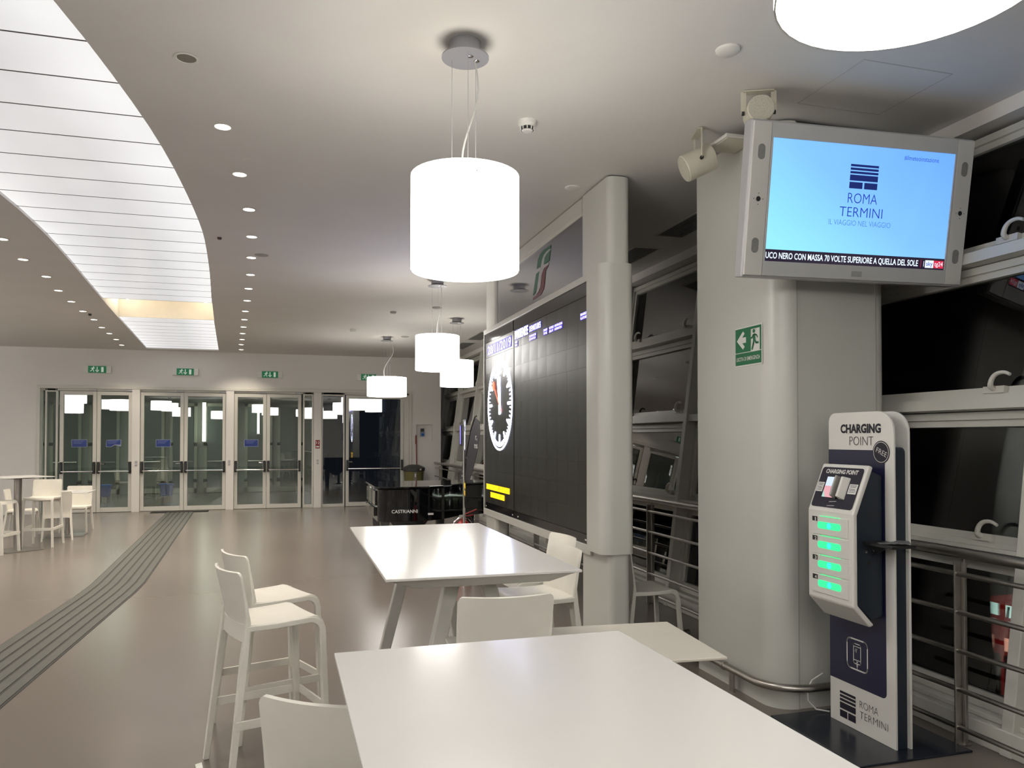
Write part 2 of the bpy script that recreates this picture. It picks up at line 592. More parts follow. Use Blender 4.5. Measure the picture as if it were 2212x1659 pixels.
# door wall with its openings and a socket recess
X_OPEN = [(-5.19, -3.374), (-3.214, -1.402), (-1.231, 0.556), (0.732, 2.83)]
HEAD = 2.77
mb = MB()
mb.box((-11, YW, HEAD), (3.62, YW + 0.22, CEIL + 0.5))
mb.box((-11, YW, 0), (X_OPEN[0][0], YW + 0.22, HEAD))
for (a, b), (c, d) in zip(X_OPEN[:-1], X_OPEN[1:]):
    mb.box((b, YW - 0.02, 0), (c, YW + 0.22, HEAD))
rx0, rx1, rz0, rz1 = 3.005, 3.405, 1.582, 1.982
mb.box((2.83, YW, 0), (rx0, YW + 0.22, HEAD)).box((rx1, YW, 0), (3.62, YW + 0.22, HEAD))
mb.box((rx0, YW, 0), (rx1, YW + 0.22, rz0)).box((rx0, YW, rz1), (rx1, YW + 0.22, HEAD))
mb.box((rx0, YW + 0.10, rz0), (rx1, YW + 0.22, rz1))
struct(mb.build('wall_back', M_WALL))
struct(MB().box((-11.2, -9, 0), (-11, YW, CEIL + 0.5)).build('wall_left', M_WALL))
struct(MB().box((-11.2, -9.2, 0), (4.4, -9, CEIL + 0.5)).build('wall_rear', M_WALL))
struct(MB().box((3.40, 20.2, 0), (4.4, 20.35, CEIL)).box((3.40, YW + 0.22, 0), (3.62, 20.2, CEIL)).build('wall_end', M_WALL))
struct(MB().box((3.75, -9, 0), (4.3, -0.54, CEIL)).build('wall_right', M_WALL))

# header trim above the doors
struct(MB().box((-5.25, YW - 0.03, HEAD - 0.035), (2.88, YW + 0.02, HEAD + 0.035)).build('trim_1', M_ALU, bevel=0.005))
struct(MB().box((-5.25, YW - 0.03, 0), (-5.19, YW + 0.02, HEAD - 0.035)).build('trim_2', M_ALU, bevel=0.004))
struct(MB().box((2.83, YW - 0.03, 0), (2.89, YW + 0.02, HEAD - 0.035)).build('trim_3', M_ALU, bevel=0.004))

YF = YW + 0.06                  # glazing line of the doors
DOORN = [0]
def fixed_pane(n, x0, x1, z0=0.07, z1=2.66):
    e = sempty('window_%d' % n, ((x0 + x1) / 2, YF, 0))
    w = (x1 - x0) / 2
    f = MB()
    f.box((-w - 0.035, -0.03, 0), (-w, 0.04, HEAD - 0.035)).box((w, -0.03, 0), (w + 0.035, 0.04, HEAD - 0.035))
    f.box((-w, -0.03, 0), (w, 0.04, z0)).box((-w, -0.03, z1), (w, 0.04, HEAD - 0.035))
    f.build('frame', M_ALU, e, bevel=0.004)
    MB().box((-w, 0.0, z0), (w, 0.012, z1)).build('pane', M_GLASS, e)

def door_leaf(n, x0, x1, sticker=None, lever=0):
    e = sempty('door_%d' % n, ((x0 + x1) / 2, YF, 0))
    w = (x1 - x0) / 2 - 0.004
    st = 0.075
    top, zg0, zg1 = 2.68, 0.105, 2.60
    f = MB()
    f.box((-w, -0.035, 0.008), (-w + st, 0.03, top)).box((w - st, -0.035, 0.008), (w, 0.03, top))
    f.box((-w + st, -0.035, 0.008), (w - st, 0.03, zg0)).box((-w + st, -0.035, zg1), (w - st, 0.03, top))
    f.build('leaf_frame', M_ALU, e, bevel=0.004)
    MB().box((-w + st, -0.002, zg0), (w - st, 0.010, zg1)).build('pane', M_GLASS, e)
    MB().cyl((-w + 0.05, -0.10, 0.91), (w - 0.05, -0.10, 0.91), 0.016, n=12).build('push_bar', M_CHROME, e, True)
    for sx in (-1, 1):
        x = sx * (w - 0.04)
        c = MB().box((x - 0.028, -0.075, 0.86), (x + 0.028, -0.035, 1.12))
        c.box((x - 0.018, -0.115, 0.885), (x + 0.018, -0.070, 0.94))
        c.bar((x, -0.10, 0.91), (x, -0.06, 1.06), 0.03, 0.03)
        c.build('bar_bracket', M_BLACK, e, bevel=0.006)
    if lever:
        x = lever * (w - 0.05)
        MB().box((x - 0.11 if lever > 0 else x, -0.06, 1.06), (x if lever > 0 else x + 0.11, -0.035, 1.085)).build('lever', M_CHROME, e, bevel=0.004)
    MB().box((-0.06 + (w - 0.09), -0.06, top + 0.012), (w, -0.03, top + 0.045)).build('closer', M_SILVER, e)
    if sticker is not None:
        cx, cut = sticker
        s = MB()
        FLb = Flat((cx, -0.0035, 1.53), (1, 0, 0), (0, 0, 1), 0.002, 0.0015)
        FLw = Flat((cx, -0.0035, 1.53), (1, 0, 0), (0, 0, 1), 0.001, 0.0008)
        if cut:
            FLw.poly([(-0.155, -0.08), (-0.05, -0.085), (0.02, -0.04), (0.15, -0.07), (0.155, 0.085), (-0.145, 0.075)])
            FLb.poly([(-0.145, -0.07), (-0.06, -0.075), (0.02, -0.025), (0.135, -0.03), (0.14, 0.075), (-0.14, 0.065)])
        else:
            FLw.rect(-0.155, -0.085, 0.155, 0.085)
            FLb.rect(-0.145, -0.075, 0.145, 0.075)
        a = FLb.build('sticker', mat('sticker_blue', (0.012, 0.035, 0.20), 0.4, noise=0.1), e)
        FLw.build('sticker_edge', mat('sticker_edge', (0.25, 0.28, 0.4), 0.5), e)
        g = Flat((cx, -0.0035, 1.53), (1, 0, 0), (0, 0, 1), 0.003, 0.0008)
        for k in range(3):
            g.rect(-0.12, 0.05 - k * 0.028, 0.10 - 0.03 * k, 0.062 - k * 0.028)
        g.build('sticker_print', mat('sticker_pale', (0.12, 0.15, 0.35), 0.5), e)
    return e

fixed_pane(101, -5.073, -4.899)
door_leaf(1, -4.825, -4.092, (0.02, False))
door_leaf(2, -4.092, -3.374, (-0.02, True), -1)
door_leaf(3, -3.214, -2.304, (0.02, False), 1)
door_leaf(4, -2.304, -1.402)
door_leaf(5, -1.231, -0.513, (0.02, False), 1)
door_leaf(6, -0.513, 0.275)
fixed_pane(102, 0.345, 0.515)
fixed_pane(103, 0.770, 1.245)
door_leaf(7, 1.30, 2.70, None, -1)
struct(MB().box((2.70, YF - 0.03, 0), (2.83, YF + 0.04, HEAD)).build('trim_4', M_ALU, bevel=0.004))
mb = MB()
for a, b in X_OPEN:
    mb.box((a, YF - 0.03, 2.69), (b, YF + 0.04, HEAD - 0.035))
struct(mb.build('trim_5', M_ALU))

# lobby between the two rows of doors
M_LOBG = mat('lobby_panel_glass', (0.095, 0.120, 0.105), 0.25, noise=0.06, nscale=1.5)
M_LOBF = mat('lobby_frame', (0.34, 0.34, 0.28), 0.5, noise=0.03)
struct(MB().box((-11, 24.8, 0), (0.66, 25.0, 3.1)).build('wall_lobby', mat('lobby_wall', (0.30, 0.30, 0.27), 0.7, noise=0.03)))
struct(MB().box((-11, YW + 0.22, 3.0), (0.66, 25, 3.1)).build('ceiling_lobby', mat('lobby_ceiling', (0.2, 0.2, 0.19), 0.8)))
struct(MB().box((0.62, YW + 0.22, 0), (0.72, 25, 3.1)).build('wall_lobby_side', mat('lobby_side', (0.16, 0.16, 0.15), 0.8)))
lob = [(-7.6, -6.7), (-6.55, -5.75), (-5.55, -4.75), (-4.35, -3.55), (-3.40, -2.65), (-2.45, -1.55), (-1.30, -0.5), (-0.35, 0.4)]
for i, (a, b) in enumerate(lob):
    e = sempty('door_%d' % (11 + i), ((a + b) / 2, 24.72, 0))
    w = (b - a) / 2
    MB().box((-w, -0.03, 0.02), (-w + 0.08, 0.03, 2.7)).box((w - 0.08, -0.03, 0.02), (w, 0.03, 2.7)).box((-w, -0.03, 0.02), (w, 0.03, 0.16)).box(
        (-w, -0.03, 2.60), (w, 0.03, 2.7)).build('leaf_frame', M_LOBF, e)
    MB().box((-w + 0.08, -0.01, 0.16), (w - 0.08, 0.01, 2.60)).build('pane', M_LOBG, e)
    for z in (0.38, 1.47):
        for sx in (-1, 1):
            MB().cyl((sx * (w - 0.04) - 0.05, -0.06, z), (sx * (w - 0.04) + 0.05, -0.06, z), 0.045, n=8).build('hinge', M_BLACK, e)
    MB().cyl((-w + 0.1, -0.09, 0.95), (w - 0.1, -0.09, 0.95), 0.018, n=8).build('push_bar', M_STEEL, e)

# ------------------------------------------------------------------ luminous ceiling strip
lum = thing('light_strip', 'long curved strip of white glowing panels set into the ceiling', 'ceiling light', (-1.7, 8, CEIL))
def loc(p):
    return (p[0] + 1.7, p[1] - 8, p[2] - CEIL)
P0, DP = 4.262, 0.4597
k = -17
while True:
    a, b = P0 + DP * k, P0 + DP * (k + 1)
    a, b = max(a, S0), min(b, S1)
    if a >= S1 - 0.05:
        break
    opened = 17 <= k < 21
    if b > a + 0.05 and not opened:
        g, zp = 0.006, CEIL + 0.020
        MB().hexa([loc((strip_l(a + g) + 0.006, a + g, zp)), loc((strip_r(a + g) - 0.006, a + g, zp)), loc((strip_r(b - g) - 0.006, b - g, zp)), loc((strip_l(b - g) + 0.006, b - g, zp))],
                  [loc((strip_l(a + g) + 0.006, a + g, zp + 0.008)), loc((strip_r(a + g) - 0.006, a + g, zp + 0.008)), loc((strip_r(b - g) - 0.006, b - g, zp + 0.008)), loc((strip_l(b - g) + 0.006, b - g, zp + 0.008))]
                  ).build('light_panel', M_PANEL, lum)
        MB().hexa([loc((strip_l(b), b - 0.0065, zp - 0.001)), loc((strip_r(b), b - 0.0065, zp - 0.001)), loc((strip_r(b), b + 0.0065, zp - 0.001)), loc((strip_l(b), b + 0.0065, zp - 0.001))],
                  [loc((strip_l(b), b - 0.0065, zp + 0.03)), loc((strip_r(b), b - 0.0065, zp + 0.03)), loc((strip_r(b), b + 0.0065, zp + 0.03)), loc((strip_l(b), b + 0.0065, zp + 0.03))]
                  ).build('joint_strip', mat('joint_grey', (0.16, 0.15, 0.15), 0.6, noise=0.05), lum)
    k += 1
# the bay without panels: an open warm-lit trough
a, b, zt = P0 + DP * 17, P0 + DP * 21, CEIL + 0.55
tr = MB()
for (x0, y0), (x1, y1) in (((strip_l(a), a), (strip_r(a), a)), ((strip_r(a), a), (strip_r(b), b)), ((strip_r(b), b), (strip_l(b), b)), ((strip_l(b), b), (strip_l(a), a))):
    tr.add([loc((x0, y0, CEIL + 0.03)), loc((x1, y1, CEIL + 0.03)), loc((x1, y1, zt)), loc((x0, y0, zt))], [(0, 1, 2, 3)])
tr.add([loc((strip_l(a), a, zt)), loc((strip_r(a), a, zt)), loc((strip_r(b), b, zt)), loc((strip_l(b), b, zt))], [(0, 1, 2, 3)])
tr.build('open_trough', mat('trough_cream', (0.82, 0.77, 0.68), 0.6, noise=0.03), lum)
for fx, s in ((strip_l, 1), (strip_r, -1)):
    xm, ym = fx((a + b) / 2) + s * 0.16, (a + b) / 2
    MB().cyl(loc((fx(a + .25) + s * 0.14, a + 0.25, CEIL + 0.34)), loc((fx(b - .15) + s * 0.14, b - 0.15, CEIL + 0.34)), 0.05, n=12).build(
        'fluorescent_tube', mat('warm_tube', (0.9, 0.85, 0.75), 0.4, emit=(1.0, 0.90, 0.74), estr=3.2, nosample=False), lum, True)

# ------------------------------------------------------------------ leaning window front
FA, FB = 3.68, 0.125
TH = math.atan(FB)
def fx_(z):
    return FA + FB * z
MULL = [3.135 + 1.875 * k for k in range(-2, 10)]
struct(MB().box((3.99, -9, 3.53), (4.30, 20.2, CEIL + 0.3)).build('trim_6', M_WALL))
struct(MB().box((3.57, -9, 0), (3.80, 20.2, 0.13)).box((3.62, -9, 0.13), (3.80, 20.2, 0.16)).build('trim_7', M_FRAME, bevel=0.006))
for i, y in enumerate(MULL):
    m = MB()
    w = 0.035
    m.hexa([(fx_(0) - 0.12, y - w, 0.0), (fx_(0) + 0.12, y - w, 0.0), (fx_(0) + 0.12, y + w, 0.0), (fx_(0) - 0.12, y + w, 0.0)],
           [(fx_(3.56) - 0.12, y - w, 3.56), (fx_(3.56) + 0.12, y - w, 3.56), (fx_(3.56) + 0.12, y + w, 3.56), (fx_(3.56) - 0.12, y + w, 3.56)])
    struct(m.build('trim_%d' % (10 + i), M_FRAME, bevel=0.005))
ROWS = [(0.16, 0.98), (1.02, 1.80), (1.86, 2.68), (2.74, 3.50)]
wn = 1
handle_me = None
for (y0, y1) in zip(MULL[:-1], MULL[1:]):
    for ri, (z0, z1) in enumerate(ROWS):
        h = (z1 - z0) / math.cos(TH)
        w = (y1 - y0) / 2 - 0.036
        e = sempty('window_%d' % wn, (fx_(z0), (y0 + y1) / 2, z0), (0, TH, 0))
        wn += 1
        f = MB()
        # outer rebate and inner sash ring
        for (t, xa, xb) in ((0.045, -0.02, 0.08), (0.085, 0.0, 0.06)):
            f.box((xa, -w, 0), (xb, -w + t, h)).box((xa, w - t, 0), (xb, w, h)).box((xa, -w, 0), (xb, w, t)).box((xa, -w, h - t), (xb, w, h))
        if ri > 0:
            f.box((-0.10, -w, -0.055), (0.05, w, 0.012))
        f.build('sash_frame', M_FRAME, e)
        MB().box((0.026, -w + 0.085, 0.085), (0.034, w - 0.085, h - 0.085)).build('pane', M_NGLASS, e)
        if ri > 0 and y1 > 2:
            for sy in (-0.60, 0.60):
                if handle_me is None:
                    hb = MB().box((-0.032, -0.07, 0.045), (-0.002, 0.07, 0.085))
                    hp = spline([(-0.03, 0, 0.07), (-0.055, 0.0, 0.085), (-0.06, -0.012, 0.125), (-0.06, -0.04, 0.150), (-0.06, -0.085, 0.155), (-0.06, -0.125, 0.140)], 5)
                    hb.tube(hp, 0.012, 12, [0.017 - 0.008 * q / (len(hp) - 1) for q in range(len(hp))])
                    ho = hb.build('handle', mat('handle_white', (0.62, 0.60, 0.54), 0.35), e, True)
                    handle_me = ho.data
                else:
                    ho = bpy.data.objects.new('handle', handle_me)
                    COL.objects.link(ho)
                    ho.parent = e
                ho.location = (0, sy, 0)

# ------------------------------------------------------------------ pendant drum lamps
def drum_lamp(x, y, r, zb, zt, label, group, cable_swing=0.06, n=40):
    t = thing('pendant_lamp', label, 'lamp', (x, y, CEIL), 0, group)
    zb, zt = zb - CEIL, zt - CEIL
    MB().lathe([(r, zb), (r, zt)], n=n, caps=False).build('shade', M_LAMP, t, True)
    MB().lathe([(r - 0.004, zb), (r - 0.004, zt)], n=n, caps=False).build('shade_lining', M_LINING, t, True)
    MB().lathe([(r - 0.004, zb), (r, zb)], n=n, caps=False).lathe([(r - 0.004, zt), (r, zt)], n=n, caps=False).build('shade_rim', M_PRINTW, t)
    MB().add([((r - 0.006) * math.cos(2 * math.pi * k / n), (r - 0.006) * math.sin(2 * math.pi * k / n), zb + 0.03) for k in range(n)], [tuple(range(n - 1, -1, -1))]).build('diffuser', M_LAMPIN, t)
    MB().lathe([(0.0, zb + 0.036), (r - 0.007, zb + 0.036), (r - 0.007, zb + 0.044), (0.0, zb + 0.044)], n=n).build('glow_stop', M_WHITE, t)  # added disc that keeps the diffuser's glow off the ceiling
    sp = MB()
    for k in range(3):
        a = 0.5 + k * 2 * math.pi / 3
        sp.cyl((0, 0, zt - 0.06), ((r + 0.012) * math.cos(a), (r + 0.012) * math.sin(a), zt - 0.06), 0.004, n=6)
    sp.cyl((0, 0, zt - 0.16), (0, 0, zt - 0.04), 0.03, n=12)
    sp.build('spider', M_SILVER, t)
    can = MB().lathe([(0.0, 0.0), (0.078, 0.0), (0.076, -0.055), (0.0, -0.055)], n=32)
    can.lathe([(0.0, -0.075), (0.118, -0.075), (0.118, -0.081), (0.0, -0.081)], n=32)
    can.cyl((0, 0, -0.055), (0, 0, -0.075), 0.03, n=12)
    can.build('ceiling_cap', mat('cap_grey', (0.30, 0.30, 0.32), 0.4, 0.3, noise=0.03), t, True)
    for dx, dy in ((0.02, -0.03), (0.06, 0.01)):
        MB().lathe([(0.0, -0.081), (0.014, -0.083), (0.016, -0.081)], (dx, dy, 0), 12).build('screw', M_CHROME, t, True)
    for k in range(3):
        a = 0.5 + k * 2 * math.pi / 3
        MB().cyl((0.07 * math.cos(a), 0.07 * math.sin(a), -0.08), (0.07 * math.cos(a), 0.07 * math.sin(a), zt - 0.05), 0.0015, n=5).build('wire', M_SILVER, t)
    pts = []
    for i in range(15):
        f = i / 14
        pts.append((0.05 * (1 - f) + cable_swing * math.sin(f * 6.0) * (1 - f * 0.4), 0.01 + 0.3 * cable_swing * math.sin(f * 4), -0.08 + (zt - 0.05 + 0.08) * f))
    MB().tube(pts, 0.0045, 6).build('cable', mat('cable_white', (0.55, 0.55, 0.53), 0.5), t, True)
    return t

drum_lamp(0.833, 3.711, 0.268, 2.475, 2.945, 'glowing white drum pendant lamp nearest to the white tables', 'drum pendants', 0.035)
drum_lamp(1.767, 9.44, 0.272, 2.49, 2.92, 'white drum pendant lamp overlapping the lamp behind it, beside the departure board', 'drum pendants', 0.02)
drum_lamp(2.646, 12.398, 0.275, 2.495, 2.92, 'far white drum pendant lamp partly hidden, next to the leaning windows', 'drum pendants', 0.04)
drum_lamp(1.823, 15.059, 0.382, 2.46, 2.825, 'wide shallow drum pendant lamp in front of the right glass door', 'drum pendants', 0.10)
drum_lamp(1.24, 1.29, 0.272, 2.59, 3.06, 'big glowing lamp shade cropped by the top right edge of the picture', 'drum pendants', 0.03)
# more of the same pendants hang further back in the hall; the glass doors mirror some
back = [(-1.4, -2.2, 0.385, 2.9, 3.3), (0.7, -3.4, 0.385, 2.75, 3.12), (1.9, -1.25, 0.385, 2.6, 2.98), (-0.9, -1.3, 0.385, 2.75, 3.12), (3.0, -4.2, 0.27, 2.45, 2.9), (-3.4, -3.4, 0.385, 2.6, 3.0), (-5.6, -2.8, 0.385, 2.95, 3.35)]  # the pair nearest the viewpoint is added to brighten pillar, television and stand
left = [(-4.6, 1.0, 0.385, 2.6, 3.0), (-7.6, 1.0, 0.385, 2.9, 3.3), (-4.9, 4.6, 0.385, 2.75, 3.12), (-8.0, 4.8, 0.385, 2.6, 2.98), (-5.6, 8.4, 0.385, 2.6, 2.98), (-8.4, 8.6, 0.385, 2.8, 3.15),
        (-6.3, 11.8, 0.385, 2.7, 3.08), (-9.0, 12.2, 0.385, 2.55, 2.95), (-7.0, 15.2, 0.385, 2.8, 3.15), (-9.2, 16.2, 0.385, 2.6, 3.0)]
for (x, y, r, zb, zt) in left:
    drum_lamp(x, y, r, zb, zt, 'white drum pendant lamp in the left part of the hall, beyond the picture edge', 'drum pendants left of the picture', 0.03, 16)
for i, (x, y, r, zb, zt) in enumerate(back):
    drum_lamp(x, y, r, zb, zt, 'white drum pendant lamp behind the viewpoint, mirrored in the glass doors or added for light', 'mirrored drum pendants', 0.03, 20)

# ------------------------------------------------------------------ recessed downlights
dl_meshes = {}
def downlight(x, y, label, group, lit=True):
    t = thing('downlight', label, 'downlight', (x, y, CEIL), 0, group)
    if 'ring' not in dl_meshes:
        a = MB().lathe([(0.048, 0.0), (0.060, -0.001), (0.062, -0.004), (0.050, -0.006), (0.044, 0.0)], n=24).build('trim_ring', M_WHITE, t, True)
        b = MB().lathe([(0.0, -0.0045), (0.047, -0.0045), (0.047, -0.001), (0.0, -0.001)], n=20).build('lens', M_BULB, t)
        dl_meshes['ring'], dl_meshes['lens'] = a.data, b.data
    else:
        for nm, key in (('trim_ring', 'ring'), ('lens', 'lens')):
            if key == 'lens' and not lit:
                c = dl_meshes['lens'].copy()
                c.materials[0] = mat('dead_lens', (0.20, 0.19, 0.16), 0.5)
                o = bpy.data.objects.new(nm, c)
            else:
                o = bpy.data.objects.new(nm, dl_meshes[key])
            COL.objects.link(o)
            o.parent = t
    if lit:
        L = bpy.data.lights.new('downlight_lamp', 'SPOT')
        L.energy = SPOT_W
        L.color = (1.0, 0.88, 0.72)
        L.spot_size = math.radians(115)
        L.spot_blend = 0.7
        L.shadow_soft_size = 0.05
        o = bpy.data.objects.new('downlight_lamp', L)
        COL.objects.link(o)
        o.location = (0, 0, -0.02)
        o.parent = t
DR = [(-0.414, 5.145), (-0.365, 6.045), (-0.343, 6.958), (-0.362, 7.898), (-0.407, 8.815), (-0.459, 9.745), (-0.525, 10.66), (-0.589, 11.602), (-0.665, 12.587),
      (-0.726, 13.478), (-0.789, 14.384), (-0.855, 15.282), (-0.915, 16.219), (-0.983, 17.109), (-1.039, 18.097)]
DLf = [(-2.738, 8.678), (-2.828, 9.607), (-2.856, 10.55), (-2.969, 11.501), (-3.03, 12.387), (-3.089, 13.289), (-3.128, 14.175), (-3.216, 15.146), (-3.266, 15.98),
       (-3.332, 16.919), (-3.417, 17.898)]
ORD = ['first', 'second', 'third', 'fourth', 'fifth', 'sixth', 'seventh', 'eighth', 'ninth', 'tenth', 'eleventh', 'twelfth', 'thirteenth', 'fourteenth', 'fifteenth']
for i, (x, y) in enumerate(DR):
    downlight(x, y, '%s lit downlight from the viewer in the row right of the glowing strip' % ORD[i], 'downlights right of the light strip')
for i, (x, y) in enumerate(DLf):
    downlight(x, y, '%s lit downlight from the viewer in the row left of the glowing strip' % ORD[i], 'downlights left of the light strip')
downlight(-0.521, 4.262, 'unlit dark round downlight nearest to the viewer', 'downlights right of the light strip', False)

# ------------------------------------------------------------------ bar stools and chairs
def loft(rings):
    """rings of four corners each, joined into one closed bar"""
    vs = [p for r in rings for p in r]
    n = len(rings)
    fs = [(3, 2, 1, 0), tuple((n - 1) * 4 + k for k in range(4))]
    for q in range(n - 1):
        for e_ in range(4):
            fs.append((q * 4 + e_, q * 4 + (e_ + 1) % 4, q * 4 + 4 + (e_ + 1) % 4, q * 4 + 4 + e_))
    return MB().add(vs, fs)

def shell_chair(name, label, seat_h, total_h, group, stool=True):
    t = thing(name, label, 'stool' if stool else 'chair', (0, 0, 0), 0, group)
    hw = 0.205
    yb0, ybt = -0.185, -0.232            # back shell at seat level and at its top
    spl = 0.085 if stool else 0.06
    def edge_y(z):
        if z < seat_h:
            return yb0 - spl * (1 - z / seat_h)
        return yb0 + (ybt - yb0) * (z - seat_h) / (total_h - seat_h)
    # backrest: thin concave shell, arched below between the rear legs
    bm = bmesh.new()
    us = [-1, -0.985, -0.96, -0.92, -0.86, -0.78, -0.66, -0.5, -0.33, -0.16, 0]
    us = us + [-u for u in us[-2::-1]]
    NV = 12
    grid = []
    for j in range(NV + 1):
        row = []
        for u in us:
            v = j / NV
            au = abs(u)
            zt = total_h - 0.022 * max(0, (au - 0.90) / 0.10) ** 2.4 - 0.003 * (1 - u * u)
            zb = seat_h - 0.085 - 0.060 * max(0, (au - 0.74) / 0.26) ** 2
            z = zb + (zt - zb) * v
            y = edge_y(z) - 0.042 * (1 - u * u) * (0.45 + 0.55 * v)
            row.append(bm.verts.new((u * (hw - 0.002), y, z)))
        grid.append(row)
    for j in range(NV):
        for i in range(len(us) - 1):
            bm.faces.new((grid[j][i], grid[j][i + 1], grid[j + 1][i + 1], grid[j + 1][i]))
    bmesh.ops.recalc_face_normals(bm, faces=bm.faces)
    bmesh.ops.solidify(bm, geom=list(bm.faces), thickness=0.012)
    me = bpy.data.meshes.new('backrest')
    bm.to_mesh(me)
    bm.free()
    link('backrest', me, M_PLASTIC, t, True)
    # seat: shallow dish rolling over at the front
    prof = [(-0.192, -0.004), (-0.12, -0.008), (0.0, -0.009), (0.10, -0.003), (0.140, 0.0), (0.168, -0.007), (0.186, -0.022), (0.194, -0.042)]
    under = [(0.182, -0.042), (0.176, -0.028), (0.160, -0.016), (0.10, -0.015), (0.0, -0.021), (-0.12, -0.020), (-0.192, -0.016)]
    NS = 10
    vs, fs = [], []
    lp = prof + under
    for i in range(NS + 1):
        u = -1 + 2 * i / NS
        for (y, z) in lp:
            vs.append((u * (hw - 0.006), y - 0.018 * (1 - u * u) * (y < -0.19), seat_h + z + 0.004 * u * u))
    n = len(lp)
    for i in range(NS):
        for k in range(n):
            fs.append((i * n + k, i * n + (k + 1) % n, (i + 1) * n + (k + 1) % n, (i + 1) * n + k))
    fs += [tuple(range(n)), tuple(NS * n + k for k in range(n - 1, -1, -1))]
    MB().add(vs, fs).build('seat', M_PLASTIC, t, True)
    # front legs: each is one bar that runs under the seat edge and bends down at the front
    for s in (-1, 1):
        path = [(-0.20, seat_h - 0.018), (-0.05, seat_h - 0.020), (0.12, seat_h - 0.014)]
        path += [(0.12 + 0.066 * math.sin(math.radians(a)), seat_h - 0.080 + 0.066 * math.cos(math.radians(a))) for a in (15, 30, 45, 60, 75, 90)]
        path += [(0.193, seat_h * 0.62), (0.203, seat_h * 0.28), (0.212, 0.0)]
        rings = []
        for q, (y, z) in enumerate(path):
            y0, z0 = path[max(0, q - 1)]
            y1, z1 = path[min(len(path) - 1, q + 1)]
            L = math.hypot(y1 - y0, z1 - z0)
            ny, nz = -(z1 - z0) / L, (y1 - y0) / L
            f = min(1.0, q / 8.0)
            th, wd = (0.028 + 0.006 * f) / 2, 0.030
            xo = hw - 0.001 + 0.020 * max(0, 1 - z / seat_h)
            xi = xo - wd
            rings.append([(s * xi, y - ny * th, z - nz * th), (s * xo, y - ny * th, z - nz * th), (s * xo, y + ny * th, z + nz * th), (s * xi, y + ny * th, z + nz * th)])
        loft(rings).build('leg', M_PLASTIC, t, True, 0.004)
    for s in (-1, 1):
        rings = []
        zs = [0.0, seat_h * 0.4, seat_h - 0.16, seat_h - 0.05, seat_h + 0.04, seat_h + 0.45 * (total_h - seat_h), total_h - 0.05]
        wds = [0.028, 0.031, 0.034, 0.031, 0.024, 0.015, 0.008]
        ths = [0.028, 0.031, 0.034, 0.028, 0.018, 0.011, 0.006]
        for z, wd, th in zip(zs, wds, ths):
            yc = edge_y(z) + (0.002 if z > seat_h else -0.003)
            xo = hw - (0.003 if z > seat_h else 0) + 0.022 * max(0, 1 - z / (seat_h - 0.1))
            rings.append([(s * (xo - wd), yc - th / 2, z), (s * xo, yc - th / 2, z), (s * xo, yc + th / 2, z), (s * (xo - wd), yc + th / 2, z)])
        loft(rings).build('leg', M_PLASTIC, t, True, 0.004)
    if stool:
        zf = 0.285
        for s in (-1, 1):
            MB().bar((s * 0.213, edge_y(zf) - 0.012, zf), (s * 0.213, 0.222, zf - 0.01), 0.012, 0.042).build('footrest', M_PLASTIC, t, False, 0.002)
        MB().bar((-0.212, 0.216, zf - 0.01), (0.212, 0.216, zf - 0.01), 0.012, 0.042).build('footrest', M_PLASTIC, t, False, 0.002)
    return t

G1 = 'cream bar stools at the high tables'
PI = math.pi
# local +Y is the way the sitter faces
def face(dx, dy):
    return math.atan2(dy, dx) - PI / 2
stool0 = shell_chair('bar_stool', 'front one of two cream bar stools left of the far table', 0.75, 1.005, G1)
stool0.location = (-0.075, 4.155, 0)
stool0.rotation_euler = (0, 0, face(math.cos(math.radians(20)), math.sin(math.radians(20))))
dup(stool0, (-0.085, 4.69, 0), face(math.cos(math.radians(23)), math.sin(math.radians(23))), 'rear one of two cream bar stools left of the far table', G1)
dup(stool0, (0.215, 2.155, 0), face(0.46, 0.88), 'cream bar stool at the bottom edge, its scuffed back beside the nearest table', G1)
dup(stool0, (0.872, 3.275, 0), face(0.06, 1.0), 'cream bar stool, back to the viewer, at the near end of the far table', G1)
dup(stool0, (1.355, 4.285, 0), face(-1.0, -0.12), 'nearer of two cream bar stools right of the far table', G1)
dup(stool0, (1.52, 4.80, 0), face(-1.0, -0.08), 'farther of two cream bar stools right of the far table, under the board', G1)
dup(stool0, (0.124, 1.603, 0), face(0.87, 0.5), 'cream bar stool of which only a back corner shows at the bottom edge', G1)
G2 = 'cream bar stools at the distant high table'
dup(stool0, (-3.62, 13.30, 0), face(-0.05, -1.0), 'distant cream bar stool facing the viewer right of the steel table post', G2)
dup(stool0, (-4.02, 12.60, 0), face(1.0, -0.22), 'distant cream bar stool cut by the left edge, left of the steel table post', G2)
G3 = 'low cream chairs'
chair0 = shell_chair('low_chair', 'low cream chair behind the board column, against the railing', 0.45, 0.79, G3, False)
chair0.location = (2.775, 5.695, 0)
chair0.rotation_euler = (0, 0, face(1, 0.0))
dup(chair0, (-3.62, 14.10, 0), face(-0.25, 1.0), 'distant low cream chair turned away from the viewer at the low table', G3)
dup(chair0, (-3.61, 15.22, 0), face(0.0, -1.0), 'distant low cream chair facing the viewer behind the low table', G3)
dup(chair0, (-4.30, 14.72, 0), face(1.0, 0.1), 'distant low cream chair left of the low table, facing right', G3)

